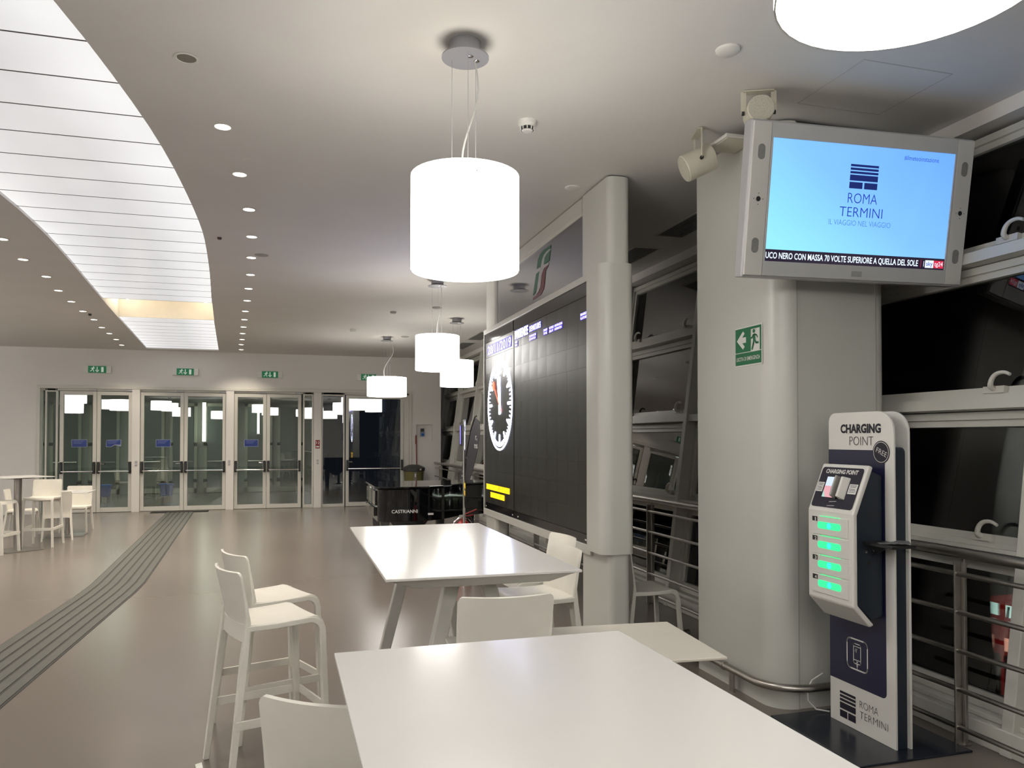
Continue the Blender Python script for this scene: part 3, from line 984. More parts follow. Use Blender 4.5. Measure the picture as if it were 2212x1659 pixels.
# ------------------------------------------------------------------ tables
def bar_table(label, x0, x1, y0, y1, rot=0.0, z=1.08):
    cx, cy = (x0 + x1) / 2, (y0 + y1) / 2
    a, b = (x1 - x0) / 2, (y1 - y0) / 2
    t = thing('high_table', label, 'table', (cx, cy, 0), rot, 'white high tables')
    MB().box((-a, -b, z - 0.012), (a, b, z)).build('tabletop', M_TABLE, t, False, 0.003)
    u = MB()
    c0 = [(-a + 0.015, -b + 0.015), (a - 0.015, -b + 0.015), (a - 0.015, b - 0.015), (-a + 0.015, b - 0.015)]
    c1 = [(-a + 0.13, -b + 0.06), (a - 0.13, -b + 0.06), (a - 0.13, b - 0.06), (-a + 0.13, b - 0.06)]
    u.hexa([(x, y, z - 0.055) for x, y in c1], [(x, y, z - 0.012) for x, y in c0])
    u.build('underframe', M_LEG, t, False, 0.004)
    for sy in (-1, 1):
        for sx in (-1, 1):
            yb = sy * (b - 0.34)
            p1, p0 = Vector((sx * 0.075, yb, z - 0.05)), Vector((sx * 0.325, yb + sy * 0.05, 0.0))
            w0, w1, d = 0.030, 0.036, 0.030
            m = MB()
            m.hexa([(p0.x - w0, p0.y - d, 0), (p0.x + w0, p0.y - d, 0), (p0.x + w0, p0.y + d, 0), (p0.x - w0, p0.y + d, 0)],
                   [(p1.x - w1, p1.y - d, p1.z), (p1.x + w1, p1.y - d, p1.z), (p1.x + w1, p1.y + d, p1.z), (p1.x - w1, p1.y + d, p1.z)])
            m.build('leg', M_LEG, t, False, 0.006)
    return t
bar_table('long white high table filling the foreground at the bottom', 0.127, 0.952, 0.22, 2.105, math.radians(0.6))
bar_table('far white high table mirroring the blue board in its top', 0.375, 1.222, 3.120, 5.025, 0.0)

t = thing('low_table', 'low white table half hidden behind the nearest high table', 'table', (1.445, 3.175, 0), math.radians(-4.6), 'low white tables')
MB().box((-0.335, -0.315, 0.728), (0.335, 0.315, 0.740)).build('tabletop', mat('shaded_white_laminate', (0.70, 0.66, 0.58), 0.35, noise=0.02), t, False, 0.003)  # white laminate painted darker and warmer for the shade it stands in
MB().cyl((0, 0, 0.012), (0, 0, 0.71), 0.03, n=16).build('post', M_STEEL, t, True)
MB().box((-0.2, -0.2, 0), (0.2, 0.2, 0.012)).build('base_plate', M_STEEL, t, False, 0.003)
MB().cyl((0, 0, 0.71), (0, 0, 0.728), 0.12, n=20).build('mount', M_BLACK, t, True)

t = thing('high_table', 'distant white high table on a round steel post at the left edge', 'table', (-3.83, 12.90, 0), math.radians(42), 'white high tables')
MB().box((-0.345, -0.345, 1.070), (0.345, 0.345, 1.082)).build('tabletop', M_TABLE, t, False, 0.003)
MB().cyl((0, 0, 1.055), (0, 0, 1.070), 0.22, n=20).build('mount', M_BLACK, t, True)
MB().cyl((0, 0, 0.01), (0, 0, 1.06), 0.052, n=20).build('post', M_STEEL, t, True)
MB().box((-0.25, -0.25, 0), (0.25, 0.25, 0.012)).build('base_plate', M_STEEL, t, False, 0.003)
t = thing('low_table', 'distant low white table between three low cream chairs', 'table', (-3.60, 14.62, 0), math.radians(3), 'low white tables')
MB().box((-0.37, -0.37, 0.728), (0.37, 0.37, 0.742)).build('tabletop', M_TABLE, t, False, 0.003)
MB().cyl((0, 0, 0.01), (0, 0, 0.73), 0.035, n=16).build('post', M_STEEL, t, True)
MB().box((-0.27, -0.27, 0), (0.27, 0.27, 0.012)).build('base_plate', M_STEEL, t, False, 0.003)

# ------------------------------------------------------------------ railing in front of the windows
rl = thing('railing', 'brushed steel railing with five bars running along the leaning windows', 'railing', (3.47, 9, 0))
def L_(x, y, z):
    return (x - 3.47, y - 9, z)
RY0, RY1 = -0.4, 18.75
MB().cyl(L_(3.455, RY0, 1.035), L_(3.455, RY1, 1.035), 0.030, n=16).build('top_rail', M_STEEL, rl, True)
for z in (0.92, 0.715, 0.508, 0.302, 0.10):
    MB().cyl(L_(3.455, RY0, z), L_(3.455, RY1, z), 0.0135, n=10).build('bar', M_STEEL, rl, True)
post0 = None
y = 3.33 - 1.85 * 2
while y < 18.9:
    if post0 is None:
        m = MB().box((-0.012, -0.034, 0.0), (0.0, -0.014, 1.0)).box((-0.055, -0.014, 0.0), (0.03, -0.004, 0.98))
        m.box((-0.05, -0.034, 0.0), (0.03, 0.03, 0.012))
        post0 = m.build('post', M_STEEL, rl, False, 0.003)
        post0.location = L_(3.49, y, 0)
    else:
        o = post0.copy()
        COL.objects.link(o)
        o.parent = rl
        o.location = L_(3.49, y, 0)
    y += 1.85

# ------------------------------------------------------------------ clad pillar with the screen
pil = thing('pillar', 'thick grey steel-clad pillar with rounded corners carrying the screen', 'pillar', (3.245, 4.5, 0))
def pl(x, y):
    return (x - 3.245, y - 4.5)
def sheet(pts, t):
    """closed plan outline of a sheet following pts with thickness t to the inside (right-hand side)"""
    out = []
    n = len(pts)
    for i, (x, y) in enumerate(pts):
        x0, y0 = pts[max(0, i - 1)]
        x1, y1 = pts[min(n - 1, i + 1)]
        dx, dy = x1 - x0, y1 - y0
        L = math.hypot(dx, dy) or 1
        out.append((x - dy / L * t, y + dx / L * t))
    return pts + out[::-1]
def arc(cx, cy, r, a0, a1, n=12):
    return [(cx + r * math.cos(math.radians(a0 + (a1 - a0) * i / n)), cy + r * math.sin(math.radians(a0 + (a1 - a0) * i / n))) for i in range(n + 1)]
def upright(poly, z0, z1, name, m, parent, smooth=True, bevel=0.0):
    return MB().prism(poly, lambda x, y: (x, y, z0), lambda x, y: (x, y, z1)).build(name, m, parent, smooth, bevel)
RR = 0.155
left_c = [pl(2.83, 4.95)] + [pl(*p) for p in arc(2.83 + RR, 4.03 + RR, RR, 180, 270)]
right_c = [pl(*p) for p in arc(3.662 - 0.085, 4.03 + 0.085, 0.085, 270, 360)] + [pl(3.662, 4.95)]
upright(sheet(left_c, 0.012), 0.0, CEIL - 0.015, 'corner_panel', M_CLAD, pil)
upright(sheet(right_c, 0.012), 0.0, CEIL - 0.015, 'corner_panel', M_CLAD, pil)
upright(sheet([pl(2.993, 4.034), pl(3.570, 4.034)], 0.012), 0.0, CEIL - 0.04, 'front_panel', M_CLAD, pil, False)
upright([pl(2.86, 4.21), pl(3.01, 4.06), pl(3.55, 4.06), pl(3.63, 4.14), pl(3.63, 4.93), pl(2.86, 4.93)], 0.0, CEIL, 'core', mat('core_dark', (0.05, 0.05, 0.05), 0.7), pil, False)
for x in (2.989, 3.573):
    MB().box((*pl(x - 0.004, 4.030), 0.0), (*pl(x + 0.004, 4.040), CEIL - 0.02)).build('seam_strip', mat('seam_grey', (0.40, 0.40, 0.36), 0.5), pil)

# bumper tube round the pillar
bt = thing('bumper_rail', 'steel bumper tube bent round the foot of the pillar', 'rail', (2.78, 4.4, 0))
zb = 0.15
pts = [(2.765, 5.05, zb), (2.765, 4.6, zb)] + [(x, y, zb) for x, y in arc(2.765 + 0.24, 3.95 + 0.24, 0.24, 180, 270, 10)] + [(3.30, 3.95, zb), (3.74, 3.95, zb)]
MB().tube([(x - 2.78, y - 4.4, z) for x, y, z in pts], 0.024, 12).build('tube', M_STEEL, bt, True)
MB().tube([(2.765 - 2.78, 5.05 - 4.4, zb), (2.80 - 2.78, 5.25 - 4.4, zb + 0.01), (2.95 - 2.78, 5.32 - 4.4, zb + 0.01)], 0.024, 12).build('tube_end', M_STEEL, bt, True)
MB().cyl((2.765 - 2.78, 4.50 - 4.4, zb), (2.765 - 2.78, 4.52 - 4.4, zb), 0.029, n=14).build('coupling', M_STEEL, bt, True)
for (x, y) in ((2.78, 4.44), (3.45, 3.97)):
    MB().bar((x - 2.78, y - 4.4, 0.0), (x - 2.78, y - 4.4, zb), 0.05, 0.012).build('foot', M_STEEL, bt)

# emergency exit sign on the pillar side
SX = 2.826
es = thing('exit_sign', 'green emergency exit plate with arrow on the side of the pillar', 'sign', (SX, 4.305, 2.24))
MB().box((0.0, -0.150, -0.128), (0.004, 0.150, 0.128)).build('plate', M_PRINTW, es, False, 0.001)
fr = dict(o=(0.0, 0.0, 0.0), r=(0, -1, 0), u=(0, 0, 1))
Flat(**fr, lift=0.002).rect(-0.144, -0.036, 0.012, 0.120).rect(-0.144, -0.118, 0.144, -0.041).rect(0.012, -0.036, 0.030, 0.120).rect(0.128, -0.036, 0.144, 0.120).rect(0.03, 0.104, 0.128, 0.12).build('green_field', M_GREEN, es)
w = Flat(**fr, lift=0.0035)
w.poly([(-0.125, 0.042), (-0.055, 0.100), (-0.035, 0.085), (-0.062, 0.060), (-0.020, 0.060), (-0.020, 0.024), (-0.062, 0.024), (-0.035, -0.001), (-0.055, -0.018)])
w.build('arrow', M_PRINTW, es)
g = Flat(**fr, lift=0.0035)
g.circle(0.066, 0.088, 0.013, 14).stroke([(0.066, 0.070), (0.070, 0.035)], 0.026).stroke([(0.064, 0.066), (0.045, 0.048), (0.030, 0.046)], 0.010)
g.stroke([(0.074, 0.066), (0.098, 0.058), (0.106, 0.042)], 0.010).stroke([(0.066, 0.036), (0.060, 0.008), (0.044, -0.028)], 0.013).stroke([(0.074, 0.034), (0.090, 0.012), (0.118, 0.010)], 0.013)
g.build('running_figure', M_GREEN, es)
text('lettering', 'USCITA DI EMERGENZA', M_PRINTW, es, (0, 0.0, -0.091), (0, -1, 0), (0, 0, 1), 0.024, 0.262, bold=0.012, lift=0.0032)

# ------------------------------------------------------------------ hanging screen
tvx, tvn, tvu = Vector((0.998, -0.055, 0.004)).normalized(), None, Vector((-0.012, -0.154, 0.988))
tvu = (tvu - tvx * tvx.dot(tvu)).normalized()
tvy = tvu.cross(tvx)
tv = thing('wall_screen', 'large grey television tilted down from the pillar showing a pale blue picture', 'television')
tv.matrix_world = Matrix(((tvx.x, tvy.x, tvu.x, 3.185), (tvx.y, tvy.y, tvu.y, 3.703), (tvx.z, tvy.z, tvu.z, 2.994), (0, 0, 0, 1)))
sw, sh = 0.600, 0.3375
ow, oh = 0.735, 0.432
MB().box((-ow, 0.0, -oh), (ow, 0.085, oh)).build('casing', M_SILVER, tv, False, 0.010)
MB().box((-0.45, 0.085, -0.28), (0.45, 0.15, 0.28)).build('back_box', M_BLACK, tv, False, 0.012)
MB().box((-0.12, 0.15, -0.10), (0.12, 0.30, 0.10)).build('mount', M_SILVER, tv, False, 0.008)
f = MB()
f.box((-0.612, -0.012, sh), (0.612, 0.002, oh - 0.012)).box((-0.612, -0.012, -oh + 0.012), (0.612, 0.002, -sh)).box((-0.612, -0.012, -sh), (-sw, 0.002, sh)).box((sw, -0.012, -sh), (0.612, 0.002, sh))
f.build('bezel', M_TVFRAME, tv, False, 0.002)
for s in (-1, 1):
    x0, x1 = sorted((s * 0.614, s * 0.725))
    sp = MB().box((x0, -0.012, -oh + 0.012), (x1, 0.002, oh - 0.012)).build('speaker_strip', M_TVSIDE, tv, False, 0.003)
    cx = (x0 + x1) / 2
    for z in (0.255, -0.255):
        Flat((cx, -0.012, z), (1, 0, 0), (0, 0, 1)).rrect(-0.022, -0.042, 0.022, 0.042, 0.021).build('speaker_grille', mat('grille_grey', (0.22, 0.22, 0.21), 0.6, noise=0.3, nscale=240), sp)
    g = Flat((cx, -0.012, 0.0), (1, 0, 0), (0, 0, 1)).circle(0, 0, 0.014, 16)
    for dx, dz in ((0, 0.03), (0, -0.03), (0.028, 0), (-0.028, 0)):
        g.circle(dx, dz, 0.003, 6)
    g.build('sensor_eye', M_BLACK, sp)
Flat((0, -0.012, -0.386), (1, 0, 0), (0, 0, 1)).rect(-0.035, -0.016, 0.035, 0.016).build('badge', mat('badge_grey', (0.33, 0.33, 0.32), 0.4), tv)
def screen_mat():
    m = bpy.data.materials.new('screen_picture')
    m.use_nodes = True
    nt = m.node_tree
    b = nt.nodes['Principled BSDF']
    b.inputs['Base Color'].default_value = (0.02, 0.02, 0.02, 1)
    b.inputs['Roughness'].default_value = 0.12
    tc = nt.nodes.new('ShaderNodeTexCoord')
    mp = nt.nodes.new('ShaderNodeMapping')
    mp.inputs['Rotation'].default_value = (0, math.radians(55), 0)
    nt.links.new(tc.outputs['Generated'], mp.inputs[0])
    sp = nt.nodes.new('ShaderNodeSeparateXYZ')
    nt.links.new(tc.outputs['Generated'], sp.inputs[0])
    # pale cyan low left, bluer towards the upper right: the broadcast picture's own gradient
    ma = nt.nodes.new('ShaderNodeMath')
    ma.operation = 'MULTIPLY_ADD'
    ma.inputs[1].default_value = 0.55
    nt.links.new(sp.outputs[0], ma.inputs[0])
    mm = nt.nodes.new('ShaderNodeMath')
    mm.operation = 'MULTIPLY'
    mm.inputs[1].default_value = 0.45
    nt.links.new(sp.outputs[2], mm.inputs[0])
    nt.links.new(mm.outputs[0], ma.inputs[2])
    rp = nt.nodes.new('ShaderNodeValToRGB')
    rp.color_ramp.elements[0].color = rgb('#8fe0ff')
    rp.color_ramp.elements[0].position = 0.1
    rp.color_ramp.elements[1].color = rgb('#6aa6ff')
    rp.color_ramp.elements[1].position = 0.95
    e = rp.color_ramp.elements.new(0.5)
    e.color = rgb('#7cbcff')
    nt.links.new(ma.outputs[0], rp.inputs[0])
    nt.links.new(rp.outputs[0], b.inputs['Emission Color'])
    b.inputs['Emission Strength'].default_value = SCREEN_E
    return m
SCREEN_E = 0.52
M_INK = mat('screen_navy', (0.01, 0.01, 0.03), 0.4, emit=(0.003, 0.012, 0.10), estr=0.65)
M_INKB = mat('screen_blue', (0.01, 0.01, 0.03), 0.4, emit=(0.010, 0.035, 0.42), estr=0.52)
M_INKP = mat('screen_pale_blue', (0.01, 0.01, 0.03), 0.4, emit=(0.05, 0.14, 0.60), estr=0.52)
M_TICK = mat('screen_ticker', (0.01, 0.01, 0.02), 0.2, emit=(0.012, 0.006, 0.020), estr=0.52)
M_SCRW = mat('screen_white', (0.02, 0.02, 0.02), 0.3, emit=(0.75, 0.88, 1.0), estr=0.55)
M_SCRR = mat('screen_red', (0.02, 0.01, 0.01), 0.3, emit=(0.62, 0.02, 0.06), estr=0.52)
scr = MB().box((-sw, -0.006, -sh), (sw, 0.0, sh)).build('screen', screen_mat(), tv)
A = dict(r=(1, 0, 0), u=(0, 0, 1))
Flat((0, -0.006, 0), (1, 0, 0), (0, 0, 1), 0.0012).rect(-sw, -sh, sw, -0.271).build('ticker_bar', M_TICK, scr)
def bars_logo(f, x0, z0, wd, ht):
    # six blocks: three thin bars, one thick bar, two half blocks
    rows = [(0.0, 0.095), (0.145, 0.24), (0.29, 0.385), (0.435, 0.675)]
    for a, b in rows:
        f.rect(x0, z0 - b * ht, x0 + wd, z0 - a * ht)
    f.rect(x0, z0 - ht, x0 + wd * 0.47, z0 - 0.735 * ht)
    f.rect(x0 + wd * 0.53, z0 - ht, x0 + wd, z0 - 0.735 * ht)
    return f
bars_logo(Flat((0, -0.006, 0), (1, 0, 0), (0, 0, 1), 0.0014), -0.095, 0.232, 0.185, 0.135).build('station_logo', M_INK, scr)
text('lettering', 'ROMA', M_INKB, scr, (0.0, -0.006, 0.015), (1, 0, 0), (0, 0, 1), 0.058, 0.195, bold=-0.010)
text('lettering', 'TERMINI', M_INKB, scr, (-0.002, -0.006, -0.062), (1, 0, 0), (0, 0, 1), 0.056, 0.285, bold=-0.010)
text('lettering', 'IL VIAGGIO NEL VIAGGIO', M_INKP, scr, (-0.004, -0.006, -0.112), (1, 0, 0), (0, 0, 1), 0.031, 0.412, bold=-0.012)
text('lettering', '#ilmeteoinstazione', M_INKB, scr, (0.372, -0.006, 0.280), (1, 0, 0), (0, 0, 1), 0.027, 0.236, bold=-0.004)
text('lettering', 'UCO NERO CON MASSA 70 VOLTE SUPERIORE A QUELLA DEL SOLE', M_SCRW, scr, (-sw + 0.004, -0.006, -0.321), (1, 0, 0), (0, 0, 1), 0.034, 1.012, 'LEFT', bold=0.018)
Flat((0, -0.006, 0), (1, 0, 0), (0, 0, 1), 0.0016).rect(0.435, -0.328, 0.437, -0.284).build('divider', M_SCRR, scr)
Flat((0, -0.006, 0), (1, 0, 0), (0, 0, 1), 0.0016).rect(0.455, -0.322, 0.458, -0.290).rect(0.466, -0.328, 0.525, -0.284).build('channel_tile', M_SCRW, scr)
Flat((0, -0.006, 0), (1, 0, 0), (0, 0, 1), 0.0016).rect(0.526, -0.328, 0.594, -0.284).build('channel_tile', M_SCRR, scr)
text('lettering', 'sky', M_INKB, scr, (0.4955, -0.006, -0.316), (1, 0, 0), (0, 0, 1), 0.026, 0.046, bold=0.01, lift=0.003)
text('lettering', 'tg24', M_SCRW, scr, (0.560, -0.006, -0.316), (1, 0, 0), (0, 0, 1), 0.026, 0.058, bold=0.0, lift=0.003)

# ------------------------------------------------------------------ things fixed near the pillar top
M_CREAM = mat('cream_metal', (0.60, 0.57, 0.47), 0.45, noise=0.03)
def horn(label, c, axis, r, length):
    t = thing('cylinder_speaker', label, 'speaker', c, 0, 'cylinder loudspeakers')
    a = Vector(axis).normalized()
    MB().cyl(-a * length / 2, a * length / 2, r, n=28).build('body', M_CREAM, t, True, 0.006)
    MB().cyl(a * (length / 2), a * (length / 2 + 0.004), r * 0.93, n=28).build('grille', mat('speaker_mesh', (0.50, 0.48, 0.40), 0.7, noise=0.3, nscale=300), t, True)
    s = a.cross(Vector((0, 0, 1))).normalized()
    top = CEIL - c[2] - 0.002
    for k in (-1, 1):
        MB().bar(s * k * (r + 0.008), s * k * (r + 0.008) + Vector((0, 0, top)), 0.003, 0.030, up=tuple(s)).build('bracket_arm', M_CREAM, t)
        MB().cyl(s * k * (r + 0.004), s * k * (r + 0.018), 0.012, n=10).build('bracket_screw', M_BLACK, t)
    MB().bar(-s * (r + 0.008) + Vector((0, 0, top - 0.004)), s * (r + 0.008) + Vector((0, 0, top - 0.004)), 0.05, 0.006).build('bracket_plate', M_CREAM, t)
    return t
horn('cream cylinder loudspeaker hanging from the ceiling left of the television', (2.525, 4.40, 3.425), (-0.86, 0.25, -0.42), 0.086, 0.20)
horn('cream cylinder loudspeaker facing the viewer above the television corner', (2.55, 3.77, 3.495), (-0.40, -0.90, -0.05), 0.075, 0.16)
t = thing('flat_wall_light', 'flat white square fitting fixed to the pillar top beside the loudspeaker', 'fitting', (2.735, 4.33, 3.545))
MB().box((-0.125, -0.13, -0.012), (0.095, 0.13, 0.012)).build('plate', M_WHITE, t, False, 0.008)
MB().box((-0.11, -0.115, -0.016), (0.08, 0.115, -0.011)).build('cover', M_CREAM, t, False, 0.002)

def disc(name, label, cat, x, y, r, h, m, group=None):
    o = MB().lathe([(0.0, -h), (r * 0.75, -h), (r * 0.96, -h * 0.55), (r, 0.0), (0.0, 0.0)], n=24).build(name, m, None, True)
    o.location = (x, y, CEIL)
    return tag(o, label, cat, group)
t = thing('smoke_detector', 'white round smoke detector on the ceiling right of the nearest full lamp', 'smoke detector', (1.413, 4.534, CEIL))
MB().lathe([(0, 0), (0.058, 0), (0.058, -0.022), (0.052, -0.026), (0.050, -0.040), (0, -0.040)], n=28).build('base', M_WHITE, t, True)
MB().lathe([(0, -0.040), (0.042, -0.040), (0.040, -0.058), (0, -0.058)], n=28).build('chamber', M_BLACK, t, True)
MB().lathe([(0, -0.056), (0.036, -0.058), (0.028, -0.066), (0, -0.068)], n=28).build('cover', M_WHITE, t, True)
for k in range(10):
    a = k * 2 * math.pi / 10
    MB().box((-0.004, -0.003, -0.058), (0.004, 0.003, -0.038)).build('rib', M_WHITE, t).matrix_local = Matrix.Translation((0.042 * math.cos(a), 0.042 * math.sin(a), 0)) @ Matrix.Rotation(a, 4, 'Z')
disc('ceiling_cover', 'round white ceiling cover beside the board column top', 'ceiling cover', 2.132, 5.642, 0.062, 0.012, M_WHITE)
disc('ceiling_cover', 'round white ceiling cover below the cropped lamp at the top right', 'ceiling cover', 2.127, 3.407, 0.062, 0.020, M_WHITE)
disc('ceiling_sensor', 'small white ceiling sensor box left of the wide shallow lamp', 'sensor', 1.102, 14.137, 0.06, 0.05, M_WHITE)
disc('ceiling_cover', 'small round ceiling cover right of the fifth downlight', 'ceiling cover', -0.297, 8.672, 0.075, 0.006, mat('cover_shade', (0.35, 0.33, 0.31), 0.6))
disc('ceiling_cover', 'thin round ceiling cover between the first and second right downlights', 'ceiling cover', -0.269, 5.737, 0.06, 0.003, M_CEIL)
disc('ceiling_sensor', 'tiny dark red sensor on the ceiling beside the glowing strip', 'sensor', -0.669, 8.024, 0.022, 0.02, mat('dark_red', (0.06, 0.01, 0.01), 0.4))
disc('ceiling_sensor', 'tiny dark sensor on the ceiling left of the glowing strip', 'sensor', -3.05, 13.55, 0.025, 0.03, M_BLACK)
disc('ceiling_cover', 'flat grey ceiling disc above the overlapping drum lamps', 'ceiling cover', 2.132, 11.424, 0.075, 0.02, mat('cover_shade', (0.35, 0.33, 0.31), 0.6))
disc('ceiling_cover', 'small grey ceiling disc near the far overlapping lamp', 'ceiling cover', 1.55, 12.0, 0.05, 0.03, mat('cover_shade', (0.35, 0.33, 0.31), 0.6))
disc('ceiling_cover', 'flat grey ceiling disc beyond the wide shallow lamp cap', 'ceiling cover', 2.15, 14.9, 0.08, 0.012, mat('cover_shade', (0.35, 0.33, 0.31), 0.6))
# access hatch: four thin shadow joints
h = thing('ceiling_hatch', 'square access hatch outlined in the ceiling above the television', 'hatch', (3.15, 3.57, CEIL))
MB().box((-0.284, -0.268, -0.0015), (0.284, 0.268, 0.0)).build('hatch_door', M_CEIL, h)
for a, b in (((-0.290, -0.274), (0.290, -0.268)), ((-0.290, 0.268), (0.290, 0.274)), ((-0.290, -0.268), (-0.284, 0.268)), ((0.284, -0.268), (0.290, 0.268))):
    MB().box((a[0], a[1], -0.002), (b[0], b[1], 0.0)).build('hatch_joint', mat('joint_shadow', (0.50, 0.485, 0.46), 0.8), h)

# ceiling air grilles by the windows
for i, y in enumerate((5.57, 7.22, 8.87, 10.52, 12.17, 13.82, 15.47)):
    lab = ['air grille in the ceiling nearest to the pillar', 'air grille in the ceiling just right of the board column', None, None, None,
           'far air grille in the ceiling beyond the overlapping lamps', 'farthest air grille in the ceiling above the last leaning window'][i]
    if lab is None:
        continue
    g = thing('air_grille', 'long slotted dark ' + lab, 'air grille', (3.555, y + 0.59, CEIL), 0, 'ceiling air grilles')
    m = MB().box((-0.155, -0.60, -0.006), (-0.138, 0.60, 0.002)).box((0.138, -0.60, -0.006), (0.155, 0.60, 0.002)).box((-0.155, -0.60, -0.006), (0.155, -0.585, 0.002)).box((-0.155, 0.585, -0.006), (0.155, 0.60, 0.002))
    m.build('grille_frame', M_FRAME, g)
    MB().box((-0.14, -0.588, -0.0015), (0.14, 0.588, -0.0005)).build('duct_mouth', mat('duct_black', (0.012, 0.012, 0.012), 0.8), g)
    s0 = None
    for k in range(11):
        x = -0.125 + 0.025 * k
        if s0 is None:
            s0 = MB().box((-0.004, -0.586, -0.005), (0.004, 0.586, -0.0015)).build('slat', mat('slat_grey', (0.30, 0.29, 0.27), 0.5), g)
            s0.location = (x, 0, 0)
        else:
            o = s0.copy()
            COL.objects.link(o)
            o.parent = g
            o.location = (x, 0, 0)

# ------------------------------------------------------------------ departure board between two columns
BX = 2.25
def column(label, y0, y1, x0=2.275, x1=2.455):
    c = thing('support_column', label, 'column', ((x0 + x1) / 2, (y0 + y1) / 2, 0), 0, 'board columns')
    hx, hy = (x1 - x0) / 2, (y1 - y0) / 2
    upright(rrect_plan(-hx, -hy, hx, hy, (0.055, 0.055, 0.055, 0.055)), 0.0, 0.80, 'lower_casing', M_CLAD, c)
    upright(rrect_plan(-hx, -hy, hx, hy, (0.055, 0.055, 0.055, 0.055)), 2.955, CEIL - 0.012, 'upper_casing', M_CLAD, c)
    upright(rrect_plan(-hx + 0.02, -hy + 0.02, hx - 0.02, hy - 0.02, (0.03,) * 4), 0.80, CEIL, 'core', mat('core_dark', (0.05, 0.05, 0.05), 0.7), c)
    return c
column('pale grey rounded column at the near end of the departure board', 5.27, 5.84)
column('pale grey rounded column at the far end of the departure board', 8.55, 9.0)

bd = thing('departure_board', 'large black station departure board with a lit clock in a pale frame', 'departure board', (BX, 7.25, 0))
def B_(x, y, z):
    return (x - BX, y - 7.25, z)
Y0, Y1, Z0, Z1 = 5.575, 9.0, 0.735, 2.945
f = MB()
f.box(B_(BX, Y0, Z1 - 0.055), B_(2.46, Y1, Z1)).box(B_(BX, Y0, Z0), B_(2.46, Y1, Z0 + 0.075)).box(B_(BX, Y1 - 0.022, Z0 + 0.075), B_(2.46, Y1, Z1 - 0.055))
f.build('frame', M_CLAD, bd, False, 0.004)
cap = rrect_plan(2.212 - BX, 5.25 - 7.25, 2.478 - BX, 5.573 - 7.25, (0.09, 0.06, 0.02, 0.02))
upright(cap, 0.785, 2.955, 'end_cap', M_CLAD, bd)
MB().box(B_(2.275, 5.60, Z0 + 0.075), B_(2.45, Y1 - 0.022, Z1 - 0.055)).build('cabinet', mat('board_black', (0.008, 0.008, 0.008), 0.4, noise=0.1), bd)
MB().box(B_(2.258, Y0, Z0 + 0.075), B_(2.28, Y0 + 0.03, Z1 - 0.055)).box(B_(2.262, 7.742, 0.86), B_(2.28, 7.772, Z1 - 0.055)).build('upright_strip', mat('board_black', (0.008, 0.008, 0.008), 0.4), bd)
MB().box(B_(2.262, Y0 + 0.03, 2.782), B_(2.28, Y1 - 0.022, 2.888)).build('head_strip', mat('head_glass', (0.030, 0.030, 0.034), 0.10), bd)
MB().box(B_(2.262, Y0 + 0.03, 0.812), B_(2.28, Y1 - 0.022, 0.885)).build('foot_strip', mat('foot_glass', (0.010, 0.010, 0.011), 0.15), bd)
# LED modules
def led_grid(y0, y1, z0, z1, ny, nz, skip=lambda i, j: False):
    dy, dz = (y1 - y0) / ny, (z1 - z0) / nz
    src = None
    for i in range(ny):
        for j in range(nz):
            if skip(i, j):
                continue
            p = B_(2.2655 + 0.0004 * random.random(), y0 + (i + 0.5) * dy, z0 + (j + 0.5) * dz)
            if src is None:
                src = MB().box((0, -dy / 2 + 0.0005, -dz / 2 + 0.0005), (0.012, dy / 2 - 0.0005, dz / 2 - 0.0005)).build('led_module', M_LED, bd)
                o = src
            else:
                o = src.copy()
                COL.objects.link(o)
                o.parent = bd
            o.location = p
            o.rotation_euler = (0, random.uniform(-0.0012, 0.0012), random.uniform(-0.0012, 0.0012))
led_grid(5.607, 7.740, 0.888, 2.780, 8, 10)
led_grid(7.774, 8.976, 0.888, 2.600, 4, 9)
MB().box(B_(2.266, 7.774, 2.603), B_(2.28, 8.976, 2.780)).build('date_display', mat('date_black', (0.006, 0.006, 0.010), 0.3), bd)
R_, U_ = (0, -1, 0), (0, 0, 1)
XS = 2.2635 - BX
def bt_(body, m, ya, z, h, wd, bold=0.012, xs=XS):
    return text('lettering', body, m, bd, (xs, ya - 7.25, z), R_, U_, h, wd, 'LEFT', bold=bold)
Flat((XS, 0, 0), R_, U_, 0.0008).rect(-(8.86 - 7.25), 2.625, -(7.83 - 7.25), 2.742).build('date_glow', M_LEDB2, bd)
bt_('28/11/2019', M_LEDB, 8.835, 2.633, 0.100, 0.985, 0.0)
Flat((XS, 0, 0), R_, U_, 0.0008).rect(-(7.71 - 7.25), 2.672, -(7.235 - 7.25), 2.772).rect(-(7.20 - 7.25), 2.684, -(6.83 - 7.25), 2.752).build('title_glow', M_LEDB2, bd)
bt_('PARTENZE', M_LEDW, 7.702, 2.680, 0.086, 0.460, 0.012)
bt_('DEPARTURES', mat('led_violet', (0.1, 0.1, 0.1), 0.5, emit=(0.55, 0.52, 1.0), estr=2.4), 7.192, 2.690, 0.056, 0.355, 0.0)
for top, bot, ya, yb in (('TRENO', 'TRAIN', 7.700, 7.600), ('DESTINAZIONE', 'DESTINATION', 7.194, 6.98), ('ORARIO', 'TIME', 6.757, 6.643), ('RITARDO', 'DELAY', 6.591, 6.468),
                         ('INFORMAZIONI', 'INFORMATION', 6.446, 6.246), ('BINARIO', 'PLATFORM', 5.811, 5.668)):
    Flat((XS, 0, 0), R_, U_, 0.0008).rect(-(ya + 0.006 - 7.25), 2.600, -(yb - 0.006 - 7.25), 2.660).build('heading_glow', M_LEDB2, bd)
    bt_(top, M_LEDB, ya, 2.635, 0.021, (ya - yb) * (1.0 if len(top) >= len(bot) else 0.9), 0.0)
    bt_(bot, M_LEDB, ya, 2.605, 0.021, (ya - yb) * (0.92 if len(top) >= len(bot) else 1.0), 0.0)
